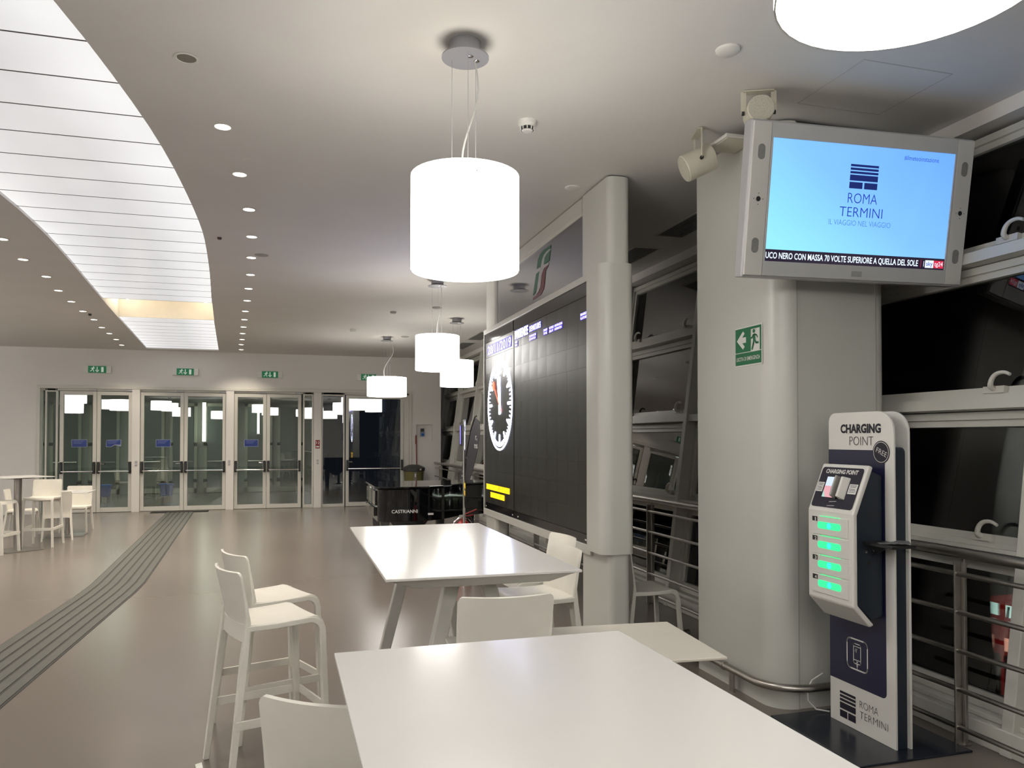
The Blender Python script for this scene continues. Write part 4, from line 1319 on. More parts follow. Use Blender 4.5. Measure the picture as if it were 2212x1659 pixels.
# clock
ck = Flat((XS, 8.322 - 7.25, 2.025), R_, U_, 0.001)
ck.ring(0, 0, 0.496, 0.516, 72)
ck.build('clock_ring', M_LEDW, bd)
tk = Flat((XS, 8.322 - 7.25, 2.025), R_, U_, 0.002)
for k in range(60):
    a = math.radians(90 - 6 * k)
    r0, wv = (0.350, 0.034) if k % 15 == 0 else ((0.365, 0.030) if k % 5 == 0 else (0.432, 0.015))
    tk.stroke([(r0 * math.cos(a), r0 * math.sin(a)), (0.476 * math.cos(a), 0.476 * math.sin(a))], wv)
    tk.circle(r0 * math.cos(a), r0 * math.sin(a), wv / 2, 8)
tk.build('hour_marks', M_LEDW, bd)
def hand(nm, deg, r, tail, wv, m, lift, blob=0):
    h_ = Flat((XS, 8.322 - 7.25, 2.025), R_, U_, lift)
    a = math.radians(90 - deg)
    c, s_ = math.cos(a), math.sin(a)
    h_.stroke([(-tail * c, -tail * s_), (r * c, r * s_)], wv).circle(r * c, r * s_, wv / 2, 10).circle(-tail * c, -tail * s_, wv / 2, 10)
    if blob:
        h_.circle(r * c, r * s_, blob, 16)
    h_.build(nm, m, bd)
hand('hour_hand', 358, 0.295, 0.09, 0.050, M_LEDW, 0.003)
hand('minute_hand', 346, 0.415, 0.09, 0.040, M_LEDW, 0.0035)
hand('second_hand', 313, 0.330, 0.11, 0.022, M_LEDR, 0.005, 0.052)
# amber message, two rows of dot-matrix cells
for (ya, yb, za, zbm, seed) in ((8.905, 7.905, 1.045, 1.108, 3), (8.712, 8.110, 0.960, 1.020, 8)):
    rnd = random.Random(seed)
    Flat((XS, 0, 0), R_, U_, 0.0008).rect(-(ya - 7.25), za, -(yb - 7.25), zbm).build('message_row', M_LEDO, bd)
    c = Flat((XS, 0, 0), R_, U_, 0.0018)
    n = int((ya - yb) / 0.022)
    for i in range(n):
        if rnd.random() < 0.45:
            y_ = -(ya - 7.25) + (i + 0.2) * (ya - yb) / n
            zc = za + 0.008 + rnd.random() * (zbm - za - 0.034)
            c.rect(y_, zc, y_ + 0.012, zc + rnd.choice((0.014, 0.022, 0.030)))
    c.build('message_gaps', M_LEDO2, bd)
for ya in (8.93, 7.80, 7.60, 5.72):
    Flat((2.262 - BX, 0, 0), R_, U_, 0.001).rect(-(ya - 7.25), 0.835, -(ya - 7.25) + 0.035, 0.847).build('maker_mark', M_PRINTW, bd)

# glass panel above the board
gp = thing('glass_panel', 'grey film glass panel with the green and red emblem above the departure board', 'glass panel', (2.36, 7.2, 2.95))
MB().box((2.30 - 2.36, 5.845 - 7.2, 0.0), (2.308 - 2.36, 8.545 - 7.2, 0.545)).build('pane', M_FROST, gp)
MB().box((2.285 - 2.36, 5.845 - 7.2, 0.545), (2.43 - 2.36, 8.545 - 7.2, 0.66)).build('top_casing', M_CLAD, gp, False, 0.004)
MB().box((2.29 - 2.36, 5.845 - 7.2, 0.515), (2.32 - 2.36, 8.545 - 7.2, 0.545)).build('top_bead', M_ALU, gp)
def px_poly(fl_name, m, polys, x=2.298):
    b = MB()
    for poly in polys:
        pts = [on_x(1040 + u / 3.687, 340 + v / 3.687, x) for u, v in poly]
        b.prism([(p.y, p.z) for p in pts], lambda y, z: (x - 2.36, y - 7.2, z - 2.95), lambda y, z: (x - 0.002 - 2.36, y - 7.2, z - 2.95))
    return b.build(fl_name, m, gp)
px_poly('emblem_green', mat('emblem_green', (0.030, 0.13, 0.075), 0.5), [
    [(441, 890), (450, 815), (470, 768), (505, 730), (554, 698), (550, 726), (520, 748), (498, 778), (486, 810), (474, 868)],
    [(496, 856), (504, 800), (516, 775), (549, 738), (541, 822)],
    [(411, 1100), (436, 930), (464, 905), (448, 1020), (436, 1066)]])
px_poly('emblem_white', mat('emblem_white', (0.42, 0.42, 0.43), 0.5), [
    [(474, 868), (486, 810), (498, 778), (520, 748), (550, 726), (549, 738), (516, 775), (504, 800), (496, 856), (536, 836), (535, 853), (497, 884), (480, 930), (470, 1030), (455, 1070), (436, 1090), (448, 1020), (464, 905)]])
px_poly('emblem_red', mat('emblem_red', (0.14, 0.030, 0.040), 0.5), [
    [(535, 853), (528, 872), (512, 900), (508, 950), (504, 1000), (496, 1050), (474, 1092), (440, 1116), (410, 1136), (413, 1116), (440, 1098), (462, 1066), (474, 1020), (482, 930), (498, 886)]])

# ------------------------------------------------------------------ phone charging stand
ks = thing('charging_stand', 'white and navy phone charging stand with four green lit lockers', 'charging stand', (3.10, 3.585, 0))
def K_(x, y, z):
    return (x - 3.10, y - 3.585, z)
MB().box(K_(2.74, 3.225, 0.0), K_(3.45, 3.965, 0.012)).build('base_plate', mat('dark_steel_plate', (0.012, 0.016, 0.026), 0.22, noise=0.15, nscale=5), ks, False, 0.003)
def board_outline(y0, y1, z0, z1, r0, r1, n=8):
    pts = [(y0, z0), (y1, z0)]
    pts += [(y1 - r1 + r1 * math.cos(math.radians(90 * i / n)), z1 - r1 + r1 * math.sin(math.radians(90 * i / n))) for i in range(n + 1)]
    pts += [(y0 + r0 + r0 * math.cos(math.radians(90 + 90 * i / n)), z1 - r0 + r0 * math.sin(math.radians(90 + 90 * i / n))) for i in range(n + 1)]
    return pts
def slab(poly, xa, xb, nm, m, bev=0.0, par=None):
    return MB().prism(poly, lambda y, z: K_(xa, y, z), lambda y, z: K_(xb, y, z)).build(nm, m, par or ks, True, bev)
slab(board_outline(3.332, 3.840, 0.012, 1.795, 0.115, 0.055), 3.060, 3.072, 'front_panel', M_WHITE, 0.002)
slab(board_outline(3.325, 3.832, 0.012, 1.795, 0.115, 0.055), 3.146, 3.160, 'back_panel', M_WHITE, 0.002)
slab(board_outline(3.345, 3.800, 0.012, 1.60, 0.03, 0.03), 3.073, 3.145, 'core', M_DNAVY, 0.002)
kr, ku = (0, -1, 0), (0, 0, 1)
def kf(x=3.060, lift=0.0012):
    return Flat(K_(x, 3.585, 0), kr, ku, lift)
# navy field on the front panel (u to the right = -y)
c = kf()
pts = [(-0.254, 0.257), (0.160, 0.257)] + [(0.160 + 0.030 * math.sin(math.radians(a)), 0.287 - 0.030 * math.cos(math.radians(a))) for a in range(0, 91, 15)] + [(0.190, 1.583), (-0.254, 1.583)]
c.poly(pts).build('navy_field', M_NAVY, ks)
text('lettering', 'CHARGING', M_PRINTK, ks, K_(3.060, 3.578, 1.680), kr, ku, 0.046, 0.315, bold=0.045)
text('lettering', 'POINT', M_PRINTK, ks, K_(3.060, 3.570, 1.608), kr, ku, 0.052, 0.185, bold=-0.018)
kf(lift=0.002).circle(0.165, 1.573, 0.062, 32).build('free_badge', M_PRINTK, ks)
kf(lift=0.003).ring(0.165, 1.573, 0.053, 0.056, 32).build('free_badge_ring', M_PRINTW, ks)
a = math.radians(-22)
text('lettering', 'FREE', M_PRINTW, ks, K_(3.060, 3.585 - 0.165, 1.560), (0, -math.cos(a), math.sin(a)), (0, math.sin(a) * 1.0, math.cos(a)), 0.028, 0.080, bold=-0.008, lift=0.004)
# phone pictogram
g = kf(lift=0.003)
def rring(f, x0, y0, x1, y1, rad, wv):
    pts = []
    for cx, cy, a0 in ((x1 - rad, y0 + rad, -90), (x1 - rad, y1 - rad, 0), (x0 + rad, y1 - rad, 90), (x0 + rad, y0 + rad, 180)):
        pts += [(cx + rad * math.cos(math.radians(a0 + 18 * i)), cy + rad * math.sin(math.radians(a0 + 18 * i))) for i in range(6)]
    f.stroke(pts + [pts[0]], wv)
rring(g, -0.108, 0.352, 0.052, 0.520, 0.026, 0.008)
rring(g, -0.056, 0.385, 0.000, 0.495, 0.009, 0.005)
g.stroke([(-0.056, 0.405), (0.0, 0.405)], 0.004).stroke([(-0.056, 0.480), (0.0, 0.480)], 0.004).circle(-0.028, 0.395, 0.005, 10)
g.stroke([(-0.028, 0.385), (-0.028, 0.368)], 0.008).stroke([(-0.028, 0.368), (-0.028, 0.356)], 0.003).stroke([(-0.044, 0.452), (-0.038, 0.470)], 0.003).stroke([(-0.036, 0.446), (-0.029, 0.470)], 0.003)
g.build('phone_pictogram', M_PRINTW, ks)
bars_logo(kf(lift=0.002), -0.172, 0.197, 0.128, 0.148).build('station_logo', M_PRINTK, ks)
text('lettering', 'ROMA', M_PRINTK, ks, K_(3.060, 3.585 + 0.012, 0.148), kr, ku, 0.042, 0.140, 'LEFT', bold=-0.022)
text('lettering', 'TERMINI', M_PRINTK, ks, K_(3.060, 3.585 + 0.012, 0.090), kr, ku, 0.042, 0.210, 'LEFT', bold=-0.022)
# locker terminal
TX0, TX1, TZ = 2.850, 2.955, (0.645, 0.755, 1.245, 1.505)
ya, yb = 3.392, 3.757
prof = [(TX1, TZ[3]), (TX0, TZ[2]), (TX0, TZ[1]), (TX1, TZ[0]), (TX1 + 0.028, TZ[0] + 0.012), (TX0 + 0.030, TZ[1] + 0.012), (TX0 + 0.030, TZ[2] - 0.006), (TX1 + 0.030, TZ[3] - 0.010)]
sh = MB()
sh.prism(prof, lambda x, z: K_(x, ya, z), lambda x, z: K_(x, yb, z))
shell = sh.build('terminal_shell', M_WHITE, ks, False, 0.010, 3)
prof2 = [(TX1 + 0.028, TZ[3] - 0.03), (TX0 + 0.031, TZ[2] - 0.01), (TX0 + 0.031, TZ[1] + 0.02), (TX1 + 0.026, TZ[0] + 0.03), (3.058, TZ[0] + 0.05), (3.058, TZ[3] - 0.06)]
MB().prism(prof2, lambda x, z: K_(x, ya + 0.02, z), lambda x, z: K_(x, yb - 0.02, z)).build('terminal_body', M_DNAVY, ks, False, 0.008)
# sloping display face
su = Vector((TX1 - TX0, 0, TZ[3] - TZ[2])).normalized()
so = Vector(K_((TX0 + TX1) / 2, (ya + yb) / 2, (TZ[2] + TZ[3]) / 2))
Flat(so, kr, su, 0.002, 0.002).rrect(-0.165, -0.118, 0.165, 0.118, 0.018).build('display_surround', mat('surround_print', (0.016, 0.014, 0.030), 0.35), ks)
text('lettering', 'CHARGING POINT', M_PRINTW, ks, so + su * 0.082, kr, su, 0.023, 0.255, bold=0.04, lift=0.004)
Flat(so, kr, su, 0.004, 0.002).rect(-0.100, -0.062, 0.082, 0.062).build('display', mat('display_black', (0.01, 0.01, 0.012), 0.15), ks)
Flat(so, kr, su, 0.0046, 0.001).rect(-0.098, 0.006, -0.002, 0.060).build('display_image', mat('display_pale', (0.1, 0.1, 0.1), 0.2, emit=(0.68, 0.82, 0.95), estr=0.42), ks)
Flat(so, kr, su, 0.0046, 0.001).poly([(-0.070, -0.060), (-0.002, -0.060), (-0.002, 0.006), (-0.098, 0.006), (-0.098, -0.020)]).build('display_image', mat('display_pink', (0.1, 0.1, 0.1), 0.2, emit=(0.90, 0.42, 0.48), estr=0.38), ks)
Flat(so, kr, su, 0.0046, 0.001).poly([(-0.098, -0.060), (-0.070, -0.060), (-0.098, -0.020)]).build('display_image', mat('display_mint', (0.1, 0.1, 0.1), 0.2, emit=(0.45, 0.75, 0.65), estr=0.38), ks)
# card reader visor standing proud of the display
nn = Vector(kr).cross(su)
def SP(u, v, h):
    return so + Vector(kr) * u + su * v + nn * h
MB().hexa([SP(0.0, -0.066, 0.0), SP(0.012, -0.066, 0.0), SP(0.012, 0.062, 0.0), SP(0.0, 0.062, 0.0)], [SP(0.020, -0.060, 0.055), SP(0.032, -0.060, 0.055), SP(0.032, 0.056, 0.055), SP(0.020, 0.056, 0.055)]).build('reader_visor', mat('visor_grey', (0.42, 0.41, 0.38), 0.35), ks, False, 0.004)
MB().hexa([SP(0.040, -0.066, 0.0), SP(0.085, -0.066, 0.0), SP(0.085, 0.060, 0.0), SP(0.040, 0.060, 0.0)], [SP(0.058, -0.060, 0.045), SP(0.072, -0.060, 0.045), SP(0.072, 0.054, 0.045), SP(0.058, 0.054, 0.045)]).build('reader_visor', M_WHITE, ks, False, 0.004)
for u0, u1 in ((-0.160, -0.108), (0.094, 0.158)):
    f = Flat(so, kr, su, 0.0042, 0.001).rect(u0, -0.030, u1, 0.026)
    f.build('notice', M_PRINTW, ks)
    f = Flat(so, kr, su, 0.0052, 0.001)
    for q, v in enumerate((0.016, 0.008, -0.004, -0.012, -0.021)):
        f.rect(u0 + 0.006 + 0.003 * (q % 2), v, u1 - 0.006 - 0.004 * (q % 3), v + 0.0035)
    f.build('notice_print', mat('notice_grey', (0.18, 0.18, 0.19), 0.6), ks)
Flat(so, kr, su, 0.003, 0.001).stroke([(-0.026, -0.084), (0.030, -0.078)], 0.0025).stroke([(-0.034, -0.108), (0.024, -0.104)], 0.0025).build('maker_frame', M_PRINTW, ks)
# lockers
M_GL = mat('green_light', (0.05, 0.3, 0.15), 0.3, emit=(0.02, 0.92, 0.26), estr=0.55)
M_GLC = mat('green_light_core', (0.05, 0.3, 0.3), 0.3, emit=(0.02, 0.80, 0.72), estr=0.62)
for i in range(4):
    zt = 1.215 - i * 0.108
    d = MB().box(K_(2.8445, 3.425, zt - 0.102), K_(2.852, 3.712, zt)).build('locker_door', M_WHITE, ks, False, 0.0015)
    def df(lift):
        return Flat(K_(2.8445, 3.585, 0), kr, ku, lift, 0.001)
    df(0.0015).rrect(-0.080, zt - 0.068, 0.108, zt - 0.030, 0.016).build('door_window', M_GL, d)
    df(0.0022).circle(0.014, zt - 0.049, 0.017, 16).build('window_core', M_GLC, d)
    df(0.0015).rect(-0.124, zt - 0.030, -0.082, zt - 0.004).build('number_plate', M_BLACK, d)
    text('lettering', str(i + 1), M_PRINTW, d, K_(2.8445, 3.585 + 0.096, zt - 0.027), kr, ku, 0.018, 0.009 if i == 0 else 0.016, bold=0.03, lift=0.003)
    df(0.0025).rect(-0.060, zt - 0.0005, 0.105, zt + 0.003).build('light_slot', M_GL, d)
# right side: speaker holes, shelf, locks
sgr = Flat(K_(2.975, ya + 0.02, 1.215), (1, 0, 0), (0, 0, 1), 0.001)
for rr in range(1, 6):
    for q in range(rr * 6):
        a = 2 * math.pi * q / (rr * 6)
        sgr.circle(rr * 0.0085 * math.cos(a), rr * 0.0085 * math.sin(a), 0.0022, 5)
sgr.build('speaker_holes', M_BLACK, ks)
MB().box(K_(2.925, 3.20, 1.085), K_(3.075, ya + 0.02, 1.100)).build('shelf', M_BLACK, ks, False, 0.003)
MB().bar(K_(2.99, ya + 0.02, 1.03), K_(2.99, 3.30, 1.085), 0.012, 0.012).build('shelf_bracket', M_BLACK, ks)
for (x, z, r) in ((2.945, 1.045, 0.007), (2.985, 1.045, 0.009), (2.962, 0.985, 0.010)):
    MB().cyl(K_(x, ya + 0.02, z), K_(x, ya + 0.012, z), r, n=12).build('lock', M_CHROME, ks, True)
slab(board_outline(3.360, 3.800, 0.05, 1.60, 0.06, 0.03), 3.1435, 3.1455, 'back_graphic', M_DNAVY)
# loose leaflets on the little shelf
lf = MB()
for i in range(5):
    a = i * 0.35 - 0.5
    c, s = math.cos(a) * 0.05, math.sin(a) * 0.05
    z = 1.101 + i * 0.0025
    x0, y0 = 2.99 + 0.012 * i, 3.295 - 0.012 * i
    lf.hexa([(x0 - c + s * .6, y0 - s - c * .6, z), (x0 + c + s * .6, y0 + s - c * .6, z), (x0 + c - s * .6, y0 + s + c * .6, z), (x0 - c - s * .6, y0 - s + c * .6, z)],
            [(x0 - c + s * .6, y0 - s - c * .6, z + .002), (x0 + c + s * .6, y0 + s - c * .6, z + .003), (x0 + c - s * .6, y0 + s + c * .6, z + .006), (x0 - c - s * .6, y0 - s + c * .6, z + .002)])
o = lf.build('leaflets', mat('grey_leaflet', (0.13, 0.135, 0.14), 0.5, noise=0.3, nscale=40))
o['kind'] = 'stuff'
tag(o, 'loose dark leaflets lying on the small black shelf of the stand', 'leaflets')
cb = MB().tube([(3.10, 3.90, 0.02), (3.03, 3.93, 0.03), (2.985, 3.945, 0.08), (2.985, 3.95, 0.14), (3.03, 3.97, 0.19), (3.12, 3.985, 0.22)], 0.0045, 8).build('power_cable', M_WHITE, None, True)
tag(cb, 'thin white power cable looping between the pillar and the charging stand', 'cable')

# ------------------------------------------------------------------ tactile guiding strip and door mat
ts = thing('tactile_strip', 'grey ribbed tactile guiding strip crossing the floor to the doors', 'guiding strip', (-1.9, 9.6, 0))
def tc(y):
    return interp([(-3.0, -2.20), (5.4, -1.965), (9.0, -1.850), (9.6, -1.850), (10.2, -1.880), (18.42, -2.315)], y)
yy = [-3.0, 1.0, 5.4, 7.2, 9.0, 9.3, 9.6, 9.9, 10.2, 12.0, 15.0, 18.42]
def ribbon(off0, off1, z0, z1, nm, m):
    vs, fs = [], []
    for y in yy:
        x = tc(y)
        vs += [(x + off0 + 1.9, y - 9.6, z0), (x + off1 + 1.9, y - 9.6, z0), (x + off1 + 1.9, y - 9.6, z1), (x + off0 + 1.9, y - 9.6, z1)]
    n = len(yy)
    for i in range(n - 1):
        for e_ in range(4):
            fs.append((i * 4 + e_, i * 4 + (e_ + 1) % 4, i * 4 + 4 + (e_ + 1) % 4, i * 4 + 4 + e_))
    fs += [(3, 2, 1, 0), tuple((n - 1) * 4 + k for k in range(4))]
    return MB().add(vs, fs).build(nm, m, ts)
ribbon(-0.285, 0.285, 0.0, 0.003, 'base', M_STRIPD)
for k in range(6):
    o0 = -0.272 + k * 0.0935
    ribbon(o0, o0 + 0.070, 0.003, 0.0070, 'rib', M_STRIP)
dm = MB().box((-2.93, 18.40, 0.0), (-1.74, 18.70, 0.008)).build('door_mat', mat('mat_black', (0.012, 0.012, 0.011), 0.8, noise=0.3, nscale=40))
tag(dm, 'narrow black mat on the floor before the middle glass doors', 'mat')

# ------------------------------------------------------------------ lit exit signs over the doors
def exit_light(x, z, label):
    t = thing('exit_light', label, 'exit sign', (x, YW, z), 0, 'lit exit signs over the doors')
    MB().box((-0.275, -0.05, -0.078), (0.275, 0.0, 0.078)).build('housing', M_WHITE, t, False, 0.006)
    MB().box((-0.18, -0.056, -0.076), (0.18, -0.049, 0.076)).build('green_face', M_GREEN_LIT, t)
    g = Flat((0, -0.056, 0), (1, 0, 0), (0, 0, 1), 0.002)
    g.circle(-0.070, 0.052, 0.013, 10).stroke([(-0.074, 0.038), (-0.095, 0.0)], 0.026).stroke([(-0.076, 0.034), (-0.052, 0.022), (-0.042, 0.032)], 0.010).stroke([(-0.080, 0.036), (-0.110, 0.030), (-0.122, 0.008)], 0.010)
    g.stroke([(-0.094, 0.004), (-0.072, -0.018), (-0.066, -0.055)], 0.013).stroke([(-0.098, 0.0), (-0.112, -0.030), (-0.142, -0.038)], 0.013)
    g.build('running_figure', M_SIGNW_LIT, t)
    a = Flat((0, -0.056, 0), (1, 0, 0), (0, 0, 1), 0.002)
    a.rect(-0.009, -0.02, 0.009, 0.058).poly([(0.0, -0.062), (0.040, -0.018), (0.026, -0.006), (0.0, -0.036), (-0.026, -0.006), (-0.040, -0.018)])
    a.build('arrow', M_SIGNW_LIT, t)
    Flat((0, -0.056, 0), (1, 0, 0), (0, 0, 1), 0.002).rect(0.080, -0.055, 0.128, 0.055).build('door_figure', M_SIGNW_LIT, t)
for (x, z), lb in zip(((-4.075, 3.160), (-2.275, 3.150), (-0.440, 3.130), (1.835, 3.115)),
                      ('first from the left', 'second from the left', 'third from the left', 'rightmost, half behind the shallow lamp')):
    exit_light(x, z, 'green exit sign above the glass doors, ' + lb)

# small plates on the piers and wall
def plate(nm, label, cat, x, y, z, w, h, m, group=None):
    o = MB().box((x - w / 2, y - 0.012, z - h / 2), (x + w / 2, y, z + h / 2)).build(nm, m, None, False, 0.002)
    return tag(o, label, cat, group)
for x, lb in ((-3.285, 'left'), (-1.328, 'middle'), (0.648, 'right')):
    t = thing('push_button', 'small grey push button plate on the %s pier between the doors' % lb, 'button', (x, YW - 0.02, 1.08), 0, 'door push buttons')
    MB().box((-0.025, -0.014, 0.01), (0.025, 0, 0.06)).build('upper_plate', M_SILVER, t, False, 0.004)
    MB().lathe([(0, 0), (0.026, 0), (0.026, 0.012), (0, 0.016)], n=16).build('button', M_SILVER, t, True).matrix_local = Matrix.Translation((0, 0, -0.03)) @ Matrix.Rotation(math.radians(90), 4, 'X')
t = thing('fire_notice', 'small red fire hose notice on the pier beside the dark door', 'sign', (0.648, YW - 0.02, 1.50))
MB().box((-0.05, -0.004, -0.10), (0.05, 0, 0.10)).build('plate', mat('notice_red', (0.25, 0.02, 0.025), 0.5), t)
g = Flat((0, -0.004, 0), (1, 0, 0), (0, 0, 1), 0.002)
g.rect(-0.035, -0.075, 0.035, -0.04).stroke([(-0.03, 0.07), (-0.02, 0.04), (-0.03, 0.01)], 0.016).stroke([(0.02, 0.075), (0.03, 0.04), (0.015, 0.0)], 0.014)
g.build('print', M_PRINTW, t)
plate('wall_plate', 'small white cover plate right of the door header', 'cover plate', 3.02, YW, 2.775, 0.10, 0.09, M_WHITE)
t = thing('socket_unit', 'blue industrial socket inside the wall recess right of the doors', 'socket', (3.17, YW + 0.10, 1.80))
MB().box((-0.055, -0.05, -0.115), (0.055, 0, 0.0)).build('socket_body', mat('socket_grey', (0.30, 0.33, 0.38), 0.5), t, False, 0.004)
MB().cyl((0, -0.05, -0.065), (0, -0.075, -0.07), 0.035, n=16).build('socket_face', M_BLUE, t, True)
MB().box((-0.045, -0.045, 0.0), (0.045, 0, 0.085)).build('switch_body', M_GREYPL, t, False, 0.004)
MB().cyl((0, -0.045, 0.05), (0, -0.07, 0.05), 0.028, n=12).build('switch_knob', M_BLACK, t, True)

# ------------------------------------------------------------------ bin and broom
t = thing('waste_bin', 'olive waste bin with a dark grey lid beside the wall recess', 'bin', (2.885, 18.45, 0))
MB().lathe([(0.0, 0.0), (0.20, 0.0), (0.235, 0.83), (0.245, 0.85), (0.0, 0.85)], n=28).build('body', M_OLIVE, t, True)
MB().lathe([(0.262, 0.86), (0.268, 0.93), (0.235, 0.955), (0.12, 1.005), (0.0, 1.012)], n=28).build('lid', M_GREYPL, t, True)
MB().lathe([(0.262, 0.86), (0.20, 0.86)], n=28).build('lid_rim', M_GREYPL, t)
MB().box((-0.035, -0.246, 0.55), (0.035, -0.205, 0.84)).build('latch', mat('latch_grey', (0.18, 0.17, 0.15), 0.5), t, False, 0.004)
MB().box((-0.012, -0.252, 0.72), (0.012, -0.245, 0.80)).build('latch_tab', M_PRINTW, t)
MB().cyl((0.12, -0.262, 0.90), (0.12, -0.272, 0.90), 0.022, n=12).build('badge', M_SILVER, t, True)
t = thing('broom', 'red handled broom leaning behind the waste bin', 'broom', (3.02, 18.76, 0))
MB().cyl((0.0, 0.0, 0.06), (-0.02, 0.06, 1.72), 0.014, n=10).build('handle', mat('broom_red', (0.22, 0.03, 0.015), 0.4, noise=0.08), t, True)
MB().box((-0.045, 0.045, 1.50), (-0.012, 0.06, 1.70)).build('grip', mat('broom_red', (0.22, 0.03, 0.015), 0.4), t, False, 0.004)
MB().box((-0.16, -0.035, 0.0), (0.16, 0.03, 0.08)).build('head', M_BLACK, t, False, 0.01)

# buckets seen through the glass
for (x, y, lb) in ((-4.50, 21.6, 'blue plastic bucket behind the second glass door from the left'), (-3.04, 21.6, 'blue plastic bucket behind the third glass door from the left')):
    t = thing('bucket', lb, 'bucket', (x, y, 0), 0, 'blue buckets')
    m = MB()
    m.hexa([(-0.12, -0.10, 0.16), (0.12, -0.10, 0.16), (0.12, 0.10, 0.16), (-0.12, 0.10, 0.16)], [(-0.155, -0.13, 0.45), (0.155, -0.13, 0.45), (0.155, 0.13, 0.45), (-0.155, 0.13, 0.45)])
    m.build('tub', M_BLUE, t, False, 0.01)
    MB().box((-0.165, -0.14, 0.44), (0.165, 0.14, 0.465)).build('rim', M_BLUE, t, False, 0.006)
    for dx in (-0.1, 0.1):
        for dy in (-0.08, 0.08):
            MB().cyl((dx, dy, 0.0), (dx, dy, 0.16), 0.022, n=8).build('castor', M_BLACK, t)
    MB().tube([(0.16, 0, 0.40), (0.24, 0, 0.38), (0.26, 0, 0.36)], 0.014, 6).build('handle', M_BLACK, t)
# lobby lamps
for (x, y, z0, z1, lb) in ((-2.44, 24.55, 1.52, 2.73, 'tall glowing tube lamp behind the fourth glass door'), (-0.905, 24.55, 1.75, 2.60, 'slim glowing tube lamp behind the sixth glass door')):
    t = thing('tube_lamp', lb, 'lamp', (x, y, z0), 0, 'lobby tube lamps')
    MB().cyl((0, 0, 0.03), (0, 0, z1 - z0 - 0.03), 0.05 if x < -2 else 0.03, n=14).build('tube', mat('lobby_tube', (0.9, 0.9, 0.85), 0.4, emit=(0.95, 1.0, 0.82), estr=3.0, nosample=False), t, True)
    MB().box((-0.06, -0.05, 0), (0.06, 0.06, 0.03)).box((-0.06, -0.05, z1 - z0 - 0.03), (0.06, 0.06, z1 - z0)).box((-0.03, 0.05, 0), (0.03, 0.14, z1 - z0)).build('holder', M_SILVER, t)
for i, x in enumerate((-7.2, -4.4, -1.6)):  # unseen ceiling panels added to brighten the lobby
    o = MB().box((x - 0.6, 21.5, 2.96), (x + 0.6, 22.1, 3.0)).build('lobby_fill_light', mat('lobby_fill_glow', (0.9, 0.9, 0.9), 0.5, emit=(0.88, 1.0, 0.86), estr=7.0, nosample=False))
    struct(o)

# ------------------------------------------------------------------ grand piano
pn = thing('grand_piano', 'black lacquered grand piano with a closed lid beyond the far table', 'piano', (1.9, 10.9, 0))
def PN(x, y):
    return (x - 1.9, y - 10.9)
tail = [(1.55, 10.27), (1.80, 10.30), (2.00, 10.42), (2.16, 10.60), (2.30, 10.78), (2.48, 10.93), (2.70, 11.02), (2.86, 11.12), (2.95, 11.27), (2.95, 11.45), (2.88, 11.60), (2.75, 11.66)]
case = [(1.135, 10.42), (1.145, 10.36), (1.18, 10.315), (1.25, 10.288)] + tail + [(1.135, 11.66)]
upright([PN(*p) for p in case], 0.53, 0.965, 'case', M_PIANO, pn, True, 0.006)
lidp = [(1.10, 10.42), (1.112, 10.345), (1.155, 10.290), (1.24, 10.256)] + [(1.55, 10.235), (1.82, 10.268), (2.03, 10.395), (2.19, 10.58), (2.33, 10.757), (2.50, 10.90), (2.72, 10.99), (2.89, 11.10), (2.985, 11.26), (2.985, 11.46), (2.91, 11.63), (2.76, 11.695), (1.10, 11.695)]
upright([PN(*p) for p in lidp], 0.975, 0.998, 'lid', M_PIANO, pn, False, 0.004)
a, b = PN(1.095, 10.46), PN(1.14, 11.60)
MB().box((a[0], a[1], 0.60), (b[0], b[1], 0.72)).build('key_slip', M_PIANO, pn, False, 0.008)
MB().box((a[0] + 0.015, a[1], 0.74), (b[0], b[1], 0.94)).build('fallboard', M_PIANO, pn, False, 0.008)
a, b = PN(1.35, 10.30), PN(1.75, 10.42)
MB().prism([(0.0, 0.53), (0.52, 0.53), (0.45, 0.44), (0.36, 0.37), (0.26, 0.35), (0.16, 0.37), (0.07, 0.44)], lambda u, z: (a[0] - 0.05 + u, a[1] + 0.08, z), lambda u, z: (a[0] - 0.05 + u, a[1] + 0.14, z)).build('apron', M_PIANO, pn, True, 0.004)
for x, y in ((1.24, 10.45), (1.24, 11.50), (2.62, 11.35), (2.02, 10.62)):
    p = PN(x, y)
    m = MB()
    m.hexa([(p[0] - 0.035, p[1] - 0.035, 0.05), (p[0] + 0.035, p[1] - 0.035, 0.05), (p[0] + 0.035, p[1] + 0.035, 0.05), (p[0] - 0.035, p[1] + 0.035, 0.05)],
           [(p[0] - 0.065, p[1] - 0.065, 0.60), (p[0] + 0.065, p[1] - 0.065, 0.60), (p[0] + 0.065, p[1] + 0.065, 0.60), (p[0] - 0.065, p[1] + 0.065, 0.60)])
    m.cyl((p[0], p[1], 0.0), (p[0], p[1], 0.055), 0.03, n=10)
    m.build('leg', M_PIANO, pn, False, 0.006)
p = PN(1.62, 10.95)
m = MB().box((p[0] - 0.03, p[1] - 0.16, 0.10), (p[0] + 0.03, p[1] - 0.12, 0.60)).box((p[0] - 0.03, p[1] + 0.12, 0.10), (p[0] + 0.03, p[1] + 0.16, 0.60)).box((p[0] - 0.06, p[1] - 0.22, 0.08), (p[0] + 0.06, p[1] + 0.22, 0.14))
m.build('pedal_lyre', M_PIANO, pn, False, 0.006)
for dy in (-0.09, 0, 0.09):
    MB().box((p[0] - 0.16, p[1] + dy - 0.02, 0.085), (p[0] - 0.06, p[1] + dy + 0.02, 0.10)).build('pedal', mat('brass', (0.5, 0.35, 0.12), 0.25, 1.0), pn)
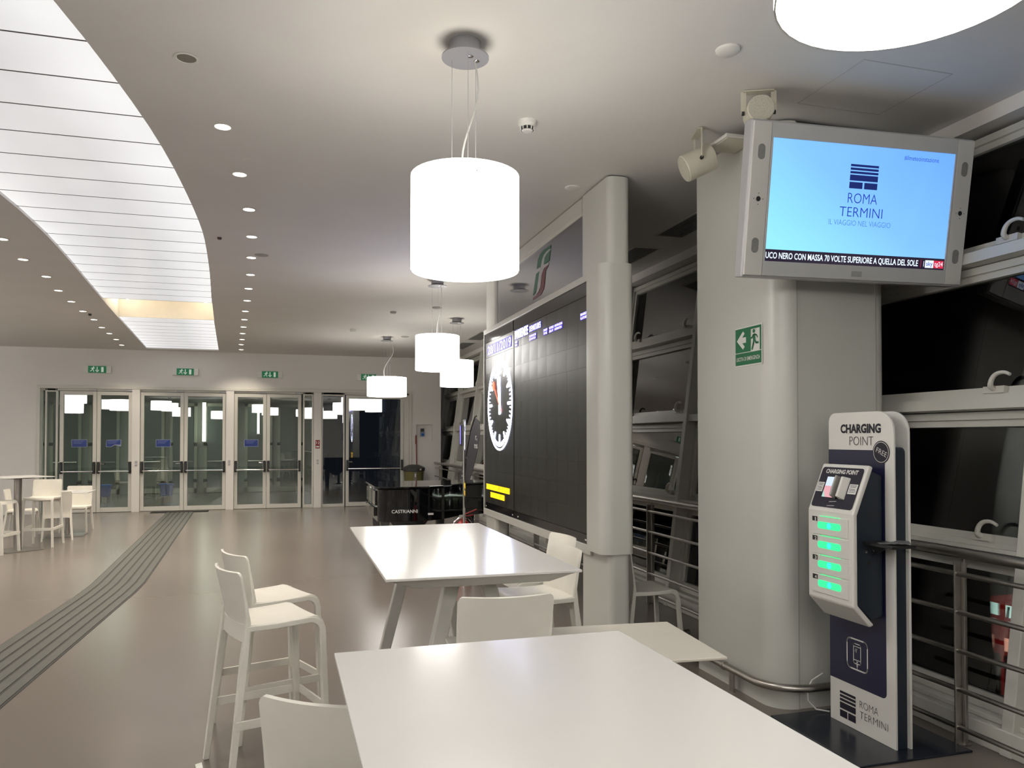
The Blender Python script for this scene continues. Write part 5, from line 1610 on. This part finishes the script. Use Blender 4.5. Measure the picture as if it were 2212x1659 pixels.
text('lettering', 'CASTRIANNI', M_PRINTW, pn, (*PN(1.485, 10.272), 0.648), (1, -0.04, 0), (0, 0, 1), 0.044, 0.345, bold=0.008, lift=0.008)
q = Vector((0.93, 0.36, 0)).normalized()
text('lettering', 'CASTRIANNI', mat('faint_gold', (0.06, 0.055, 0.045), 0.4), pn, (*PN(2.60, 10.965), 0.72), (q.x, q.y, 0), (0, 0, 1), 0.042, 0.22, bold=0.008, lift=0.012)
Flat((*PN(1.80, 10.30), 0.60), (1, 0.0, 0), (0, 0, 1), 0.02).rect(0.0, 0.012, 0.075, 0.038).build('number_label', M_PRINTW, pn)

# ------------------------------------------------------------------ sign post, extinguisher, banner
t = thing('sign_post', 'slim chrome sign post with a narrow sign lit blue by the board, seen edge-on', 'sign post', (1.935, 8.66, 0))
MB().lathe([(0, 0), (0.125, 0), (0.12, 0.012), (0.03, 0.028), (0.0, 0.03)], n=28).build('base', M_CHROME, t, True)
MB().cyl((0, 0, 0.02), (0, 0, 1.86), 0.014, n=14).build('post', M_CHROME, t, True)
MB().box((-0.040, -0.01, 1.56), (-0.020, 0.05, 1.80)).build('sign_case', M_BLACK, t, False, 0.003)
MB().box((-0.0415, -0.008, 1.58), (-0.0395, 0.045, 1.79)).build('sign_face', mat('sign_board_glow', (0.1, 0.1, 0.3), 0.4, emit=(0.30, 0.26, 0.9), estr=0.35), t)  # violet glow paints the departure board's light on the sign
t = thing('fire_extinguisher', 'red fire extinguisher on a chrome stand beside the sign post', 'fire extinguisher', (2.06, 9.28, 0))
MB().lathe([(0, 0.10), (0.085, 0.10), (0.088, 0.13), (0.088, 0.56), (0.07, 0.61), (0.035, 0.64), (0.02, 0.66), (0, 0.66)], n=24).build('cylinder', M_RED, t, True)
MB().cyl((0, 0, 0.64), (0, 0, 0.70), 0.022, n=12).build('valve', M_CHROME, t, True)
MB().bar((0.0, 0, 0.70), (0.17, 0.0, 0.765), 0.02, 0.012).bar((0.0, 0, 0.68), (0.13, 0.0, 0.70), 0.02, 0.010).build('lever', M_RED, t)
MB().cyl((-0.02, -0.02, 0.685), (-0.045, -0.04, 0.685), 0.022, n=12).build('gauge', M_CHROME, t, True)
MB().tube([(0.02, 0, 0.68), (0.09, 0, 0.68), (0.125, 0, 0.62), (0.12, 0, 0.45), (0.10, 0, 0.30)], 0.012, 8).build('hose', M_BLACK, t, True)
st = MB()
st.tube([(-0.13, 0.0, 0.0), (-0.13, 0, 0.55), (-0.11, 0, 0.62), (-0.06, 0, 0.66), (0.06, 0, 0.66), (0.13, 0, 0.58), (0.13, 0, 0.0)], 0.010, 8)
st.build('stand_hoop', M_CHROME, t, True)
MB().box((-0.14, -0.11, 0.085), (0.14, 0.11, 0.10)).build('stand_tray', M_CHROME, t, False, 0.003)
MB().box((-0.14, -0.12, 0.0), (0.14, 0.12, 0.012)).build('stand_foot', M_CHROME, t, False, 0.003)

bn = thing('feather_banner', 'dark grey feather banner with white letters standing before the leaning windows', 'banner', (3.05, 13.1, 0))
def BN(y, z):
    return (0.0, y - 13.1, z)
edge = [(12.76, 1.99), (12.50, 1.93), (12.44, 1.75), (12.62, 1.45), (12.90, 1.15), (13.30, 0.84), (14.02, 0.78), (13.95, 0.95), (13.70, 1.30), (13.30, 1.62), (13.0, 1.85)]
MB().prism(edge, lambda y, z: (0.0, y - 13.1, z), lambda y, z: (0.006, y - 13.1, z)).build('cloth', mat('banner_grey', (0.045, 0.043, 0.052), 0.7, noise=0.08), bn)
MB().tube([BN(13.62, 0.02), BN(13.60, 0.8), BN(13.45, 1.35), BN(13.1, 1.80), BN(12.80, 2.01), BN(12.70, 2.02)], 0.012, 8).build('pole', M_BLACK, bn, True)
MB().box((-0.2, 13.42 - 13.1, 0.0), (0.2, 13.82 - 13.1, 0.02)).build('foot', M_BLACK, bn, False, 0.004)
g = Flat((0, 0, 0), (0, -1, 0), (0, 0, 1), 0.002)
text('lettering', 'ns', M_PRINTW, bn, (0, 12.72 - 13.1, 1.475), (0, -1, 0.0), (0, 0, 1), 0.10, 0.24, bold=0.02, lift=0.003)
text('lettering', 'r,', M_PRINTW, bn, (0, 12.70 - 13.1, 1.62), (0, -1, 0.0), (0, 0, 1), 0.10, 0.12, bold=0.02, lift=0.003)
for k in range(6):
    y = 13.42 + 0.085 * k
    z = 1.28 - 0.085 * k
    g.rect(-(y + 0.10 - 13.1), z, -(y - 0.04 * (k > 2) - 13.1), z + 0.03)
g.build('printed_lines', mat('pale_print', (0.35, 0.35, 0.37), 0.6), bn)

# ------------------------------------------------------------------ what shows beyond the glass on the lower level
for (y, lb) in ((6.77, 'left one of two red ticket machines beyond the window at the right edge'), (6.47, 'right one of two red ticket machines beyond the window at the right edge')):
    t = thing('ticket_machine', lb, 'ticket machine', (7.5, y, -1.7), 0, 'ticket machines')
    MB().box((0, -0.125, 0), (0.5, 0.125, 1.56)).build('cabinet', mat('machine_red_glow', (0.20, 0.012, 0.012), 0.4, emit=(0.20, 0.010, 0.010), estr=0.35), t, False, 0.01)  # slight glow put into the red so the unlit cabinet shows
    MB().box((-0.006, -0.10, 1.40), (0.004, 0.10, 1.53)).build('header_sign', mat('machine_sign', (0.3, 0.3, 0.3), 0.4, emit=(0.55, 0.80, 0.72), estr=0.9), t)
    Flat((-0.006, 0, 1.40), (0, -1, 0), (0, 0, 1), 0.002).poly([(-0.095, 0.0), (-0.075, 0.12), (-0.045, 0.12), (-0.06, 0.0)]).build('sign_stripe', M_GREEN, t)
    text('lettering', 'Biglietti', mat('machine_white', (0.5, 0.5, 0.5), 0.5, emit=(0.6, 0.6, 0.6), estr=0.5), t, (-0.002, 0.0, 1.335), (0, -1, 0), (0, 0, 1), 0.030, 0.13, bold=0.02, lift=0.004)
    MB().box((-0.012, -0.03, 1.03), (0.004, 0.115, 1.17)).build('touch_screen', mat('machine_screen', (0.2, 0.1, 0.1), 0.3, emit=(0.9, 0.42, 0.30), estr=0.7), t)
    MB().box((-0.01, -0.125, 0.0), (0.003, 0.125, 0.98)).build('lower_front', mat('machine_grey', (0.05, 0.055, 0.05), 0.5), t)
t = thing('luggage_shelter', 'dim orange-red seat seen through the glass behind the railing', 'seat', (7.5, 7.40, -1.7))
m = MB()
m.hexa([(0, -0.22, 0.72), (0.4, -0.22, 0.72), (0.4, 0.20, 0.72), (0, 0.20, 0.72)], [(0.05, -0.20, 1.15), (0.12, -0.20, 1.15), (0.12, 0.06, 0.95), (0.05, 0.06, 0.95)])
m.build('shell', mat('orange_seat_glow', (0.45, 0.05, 0.015), 0.4, emit=(0.30, 0.03, 0.008), estr=0.25), t, True, 0.03)  # faint glow put into the seat's colour, no lamp in it
MB().cyl((0.2, 0, 0), (0.2, 0, 0.72), 0.03, n=10).build('post', M_STEEL, t, True)
t = thing('bookcase', 'dark bookcase of pale books seen through the lower windows behind the railing', 'bookcase', (5.6, 10.3, -1.7))
m = MB().box((0.30, -1.9, 0), (0.33, 1.9, 2.3)).build('back', M_GREYPL, t)
for k in range(6):
    MB().box((0.0, -1.9, 0.10 + k * 0.38), (0.30, 1.9, 0.13 + k * 0.38)).build('shelf', M_GREYPL, t)
for k in range(5):
    MB().box((0.0, -1.9 + k * 0.94, 0), (0.30, -1.87 + k * 0.94, 2.3)).build('upright', M_GREYPL, t)
MB().box((-0.02, -1.88, 2.27), (0.02, 1.88, 2.29)).build('shelf_fill_light', mat('shelf_fill_light', (0.8, 0.8, 0.7), 0.5, emit=(0.9, 1.0, 0.85), estr=2.5, nosample=False), t)  # glowing strip added to light the books
bcols = [mat('book_%s' % n_, c_, 0.6, noise=0.1) for n_, c_ in (('white', (0.55, 0.55, 0.5)), ('grey', (0.25, 0.25, 0.25)), ('dark', (0.05, 0.05, 0.06)), ('green', (0.12, 0.2, 0.12)), ('red', (0.25, 0.06, 0.05)), ('cream', (0.5, 0.45, 0.33)))]
rnd = random.Random(5)
bmesh_cache = {}
nb = 0
for row in (4, 3, 5, 2):
    y = -1.82
    while y < 1.82 and nb < 150:
        w = rnd.choice((0.05, 0.07, 0.09, 0.12))
        h = rnd.choice((0.22, 0.26, 0.30))
        ci = rnd.randrange(6)
        key = (w, h, ci)
        if any(abs(y + w / 2 - (-1.885 + 0.94 * q)) < w / 2 + 0.02 for q in range(5)):
            y += 0.05
            continue
        if rnd.random() < 0.12:
            y += 0.12
            continue
        if key not in bmesh_cache:
            o = MB().box((0.03, 0, 0), (0.24, w - 0.002, h)).build('book', bcols[ci])
            bmesh_cache[key] = o.data
        else:
            o = bpy.data.objects.new('book', bmesh_cache[key])
            COL.objects.link(o)
        o.location = (5.6, 10.3 + y, -1.7 + 0.13 + row * 0.38 - 0.38 * (row == 5) * 0)
        tag(o, 'dim upright book in the bookcase seen through the lower windows', 'book', 'books beyond the glass')
        y += w + 0.004
        nb += 1

o = MB().lathe([(0, 0.0), (0.055, 0.0), (0.055, 0.004), (0, 0.005)], n=20).build('floor_cap', M_STEEL, None, True)
o.location = (-0.02, 8.9, 0.0)
tag(o, 'small round metal cap set in the floor left of the far table', 'floor cap')
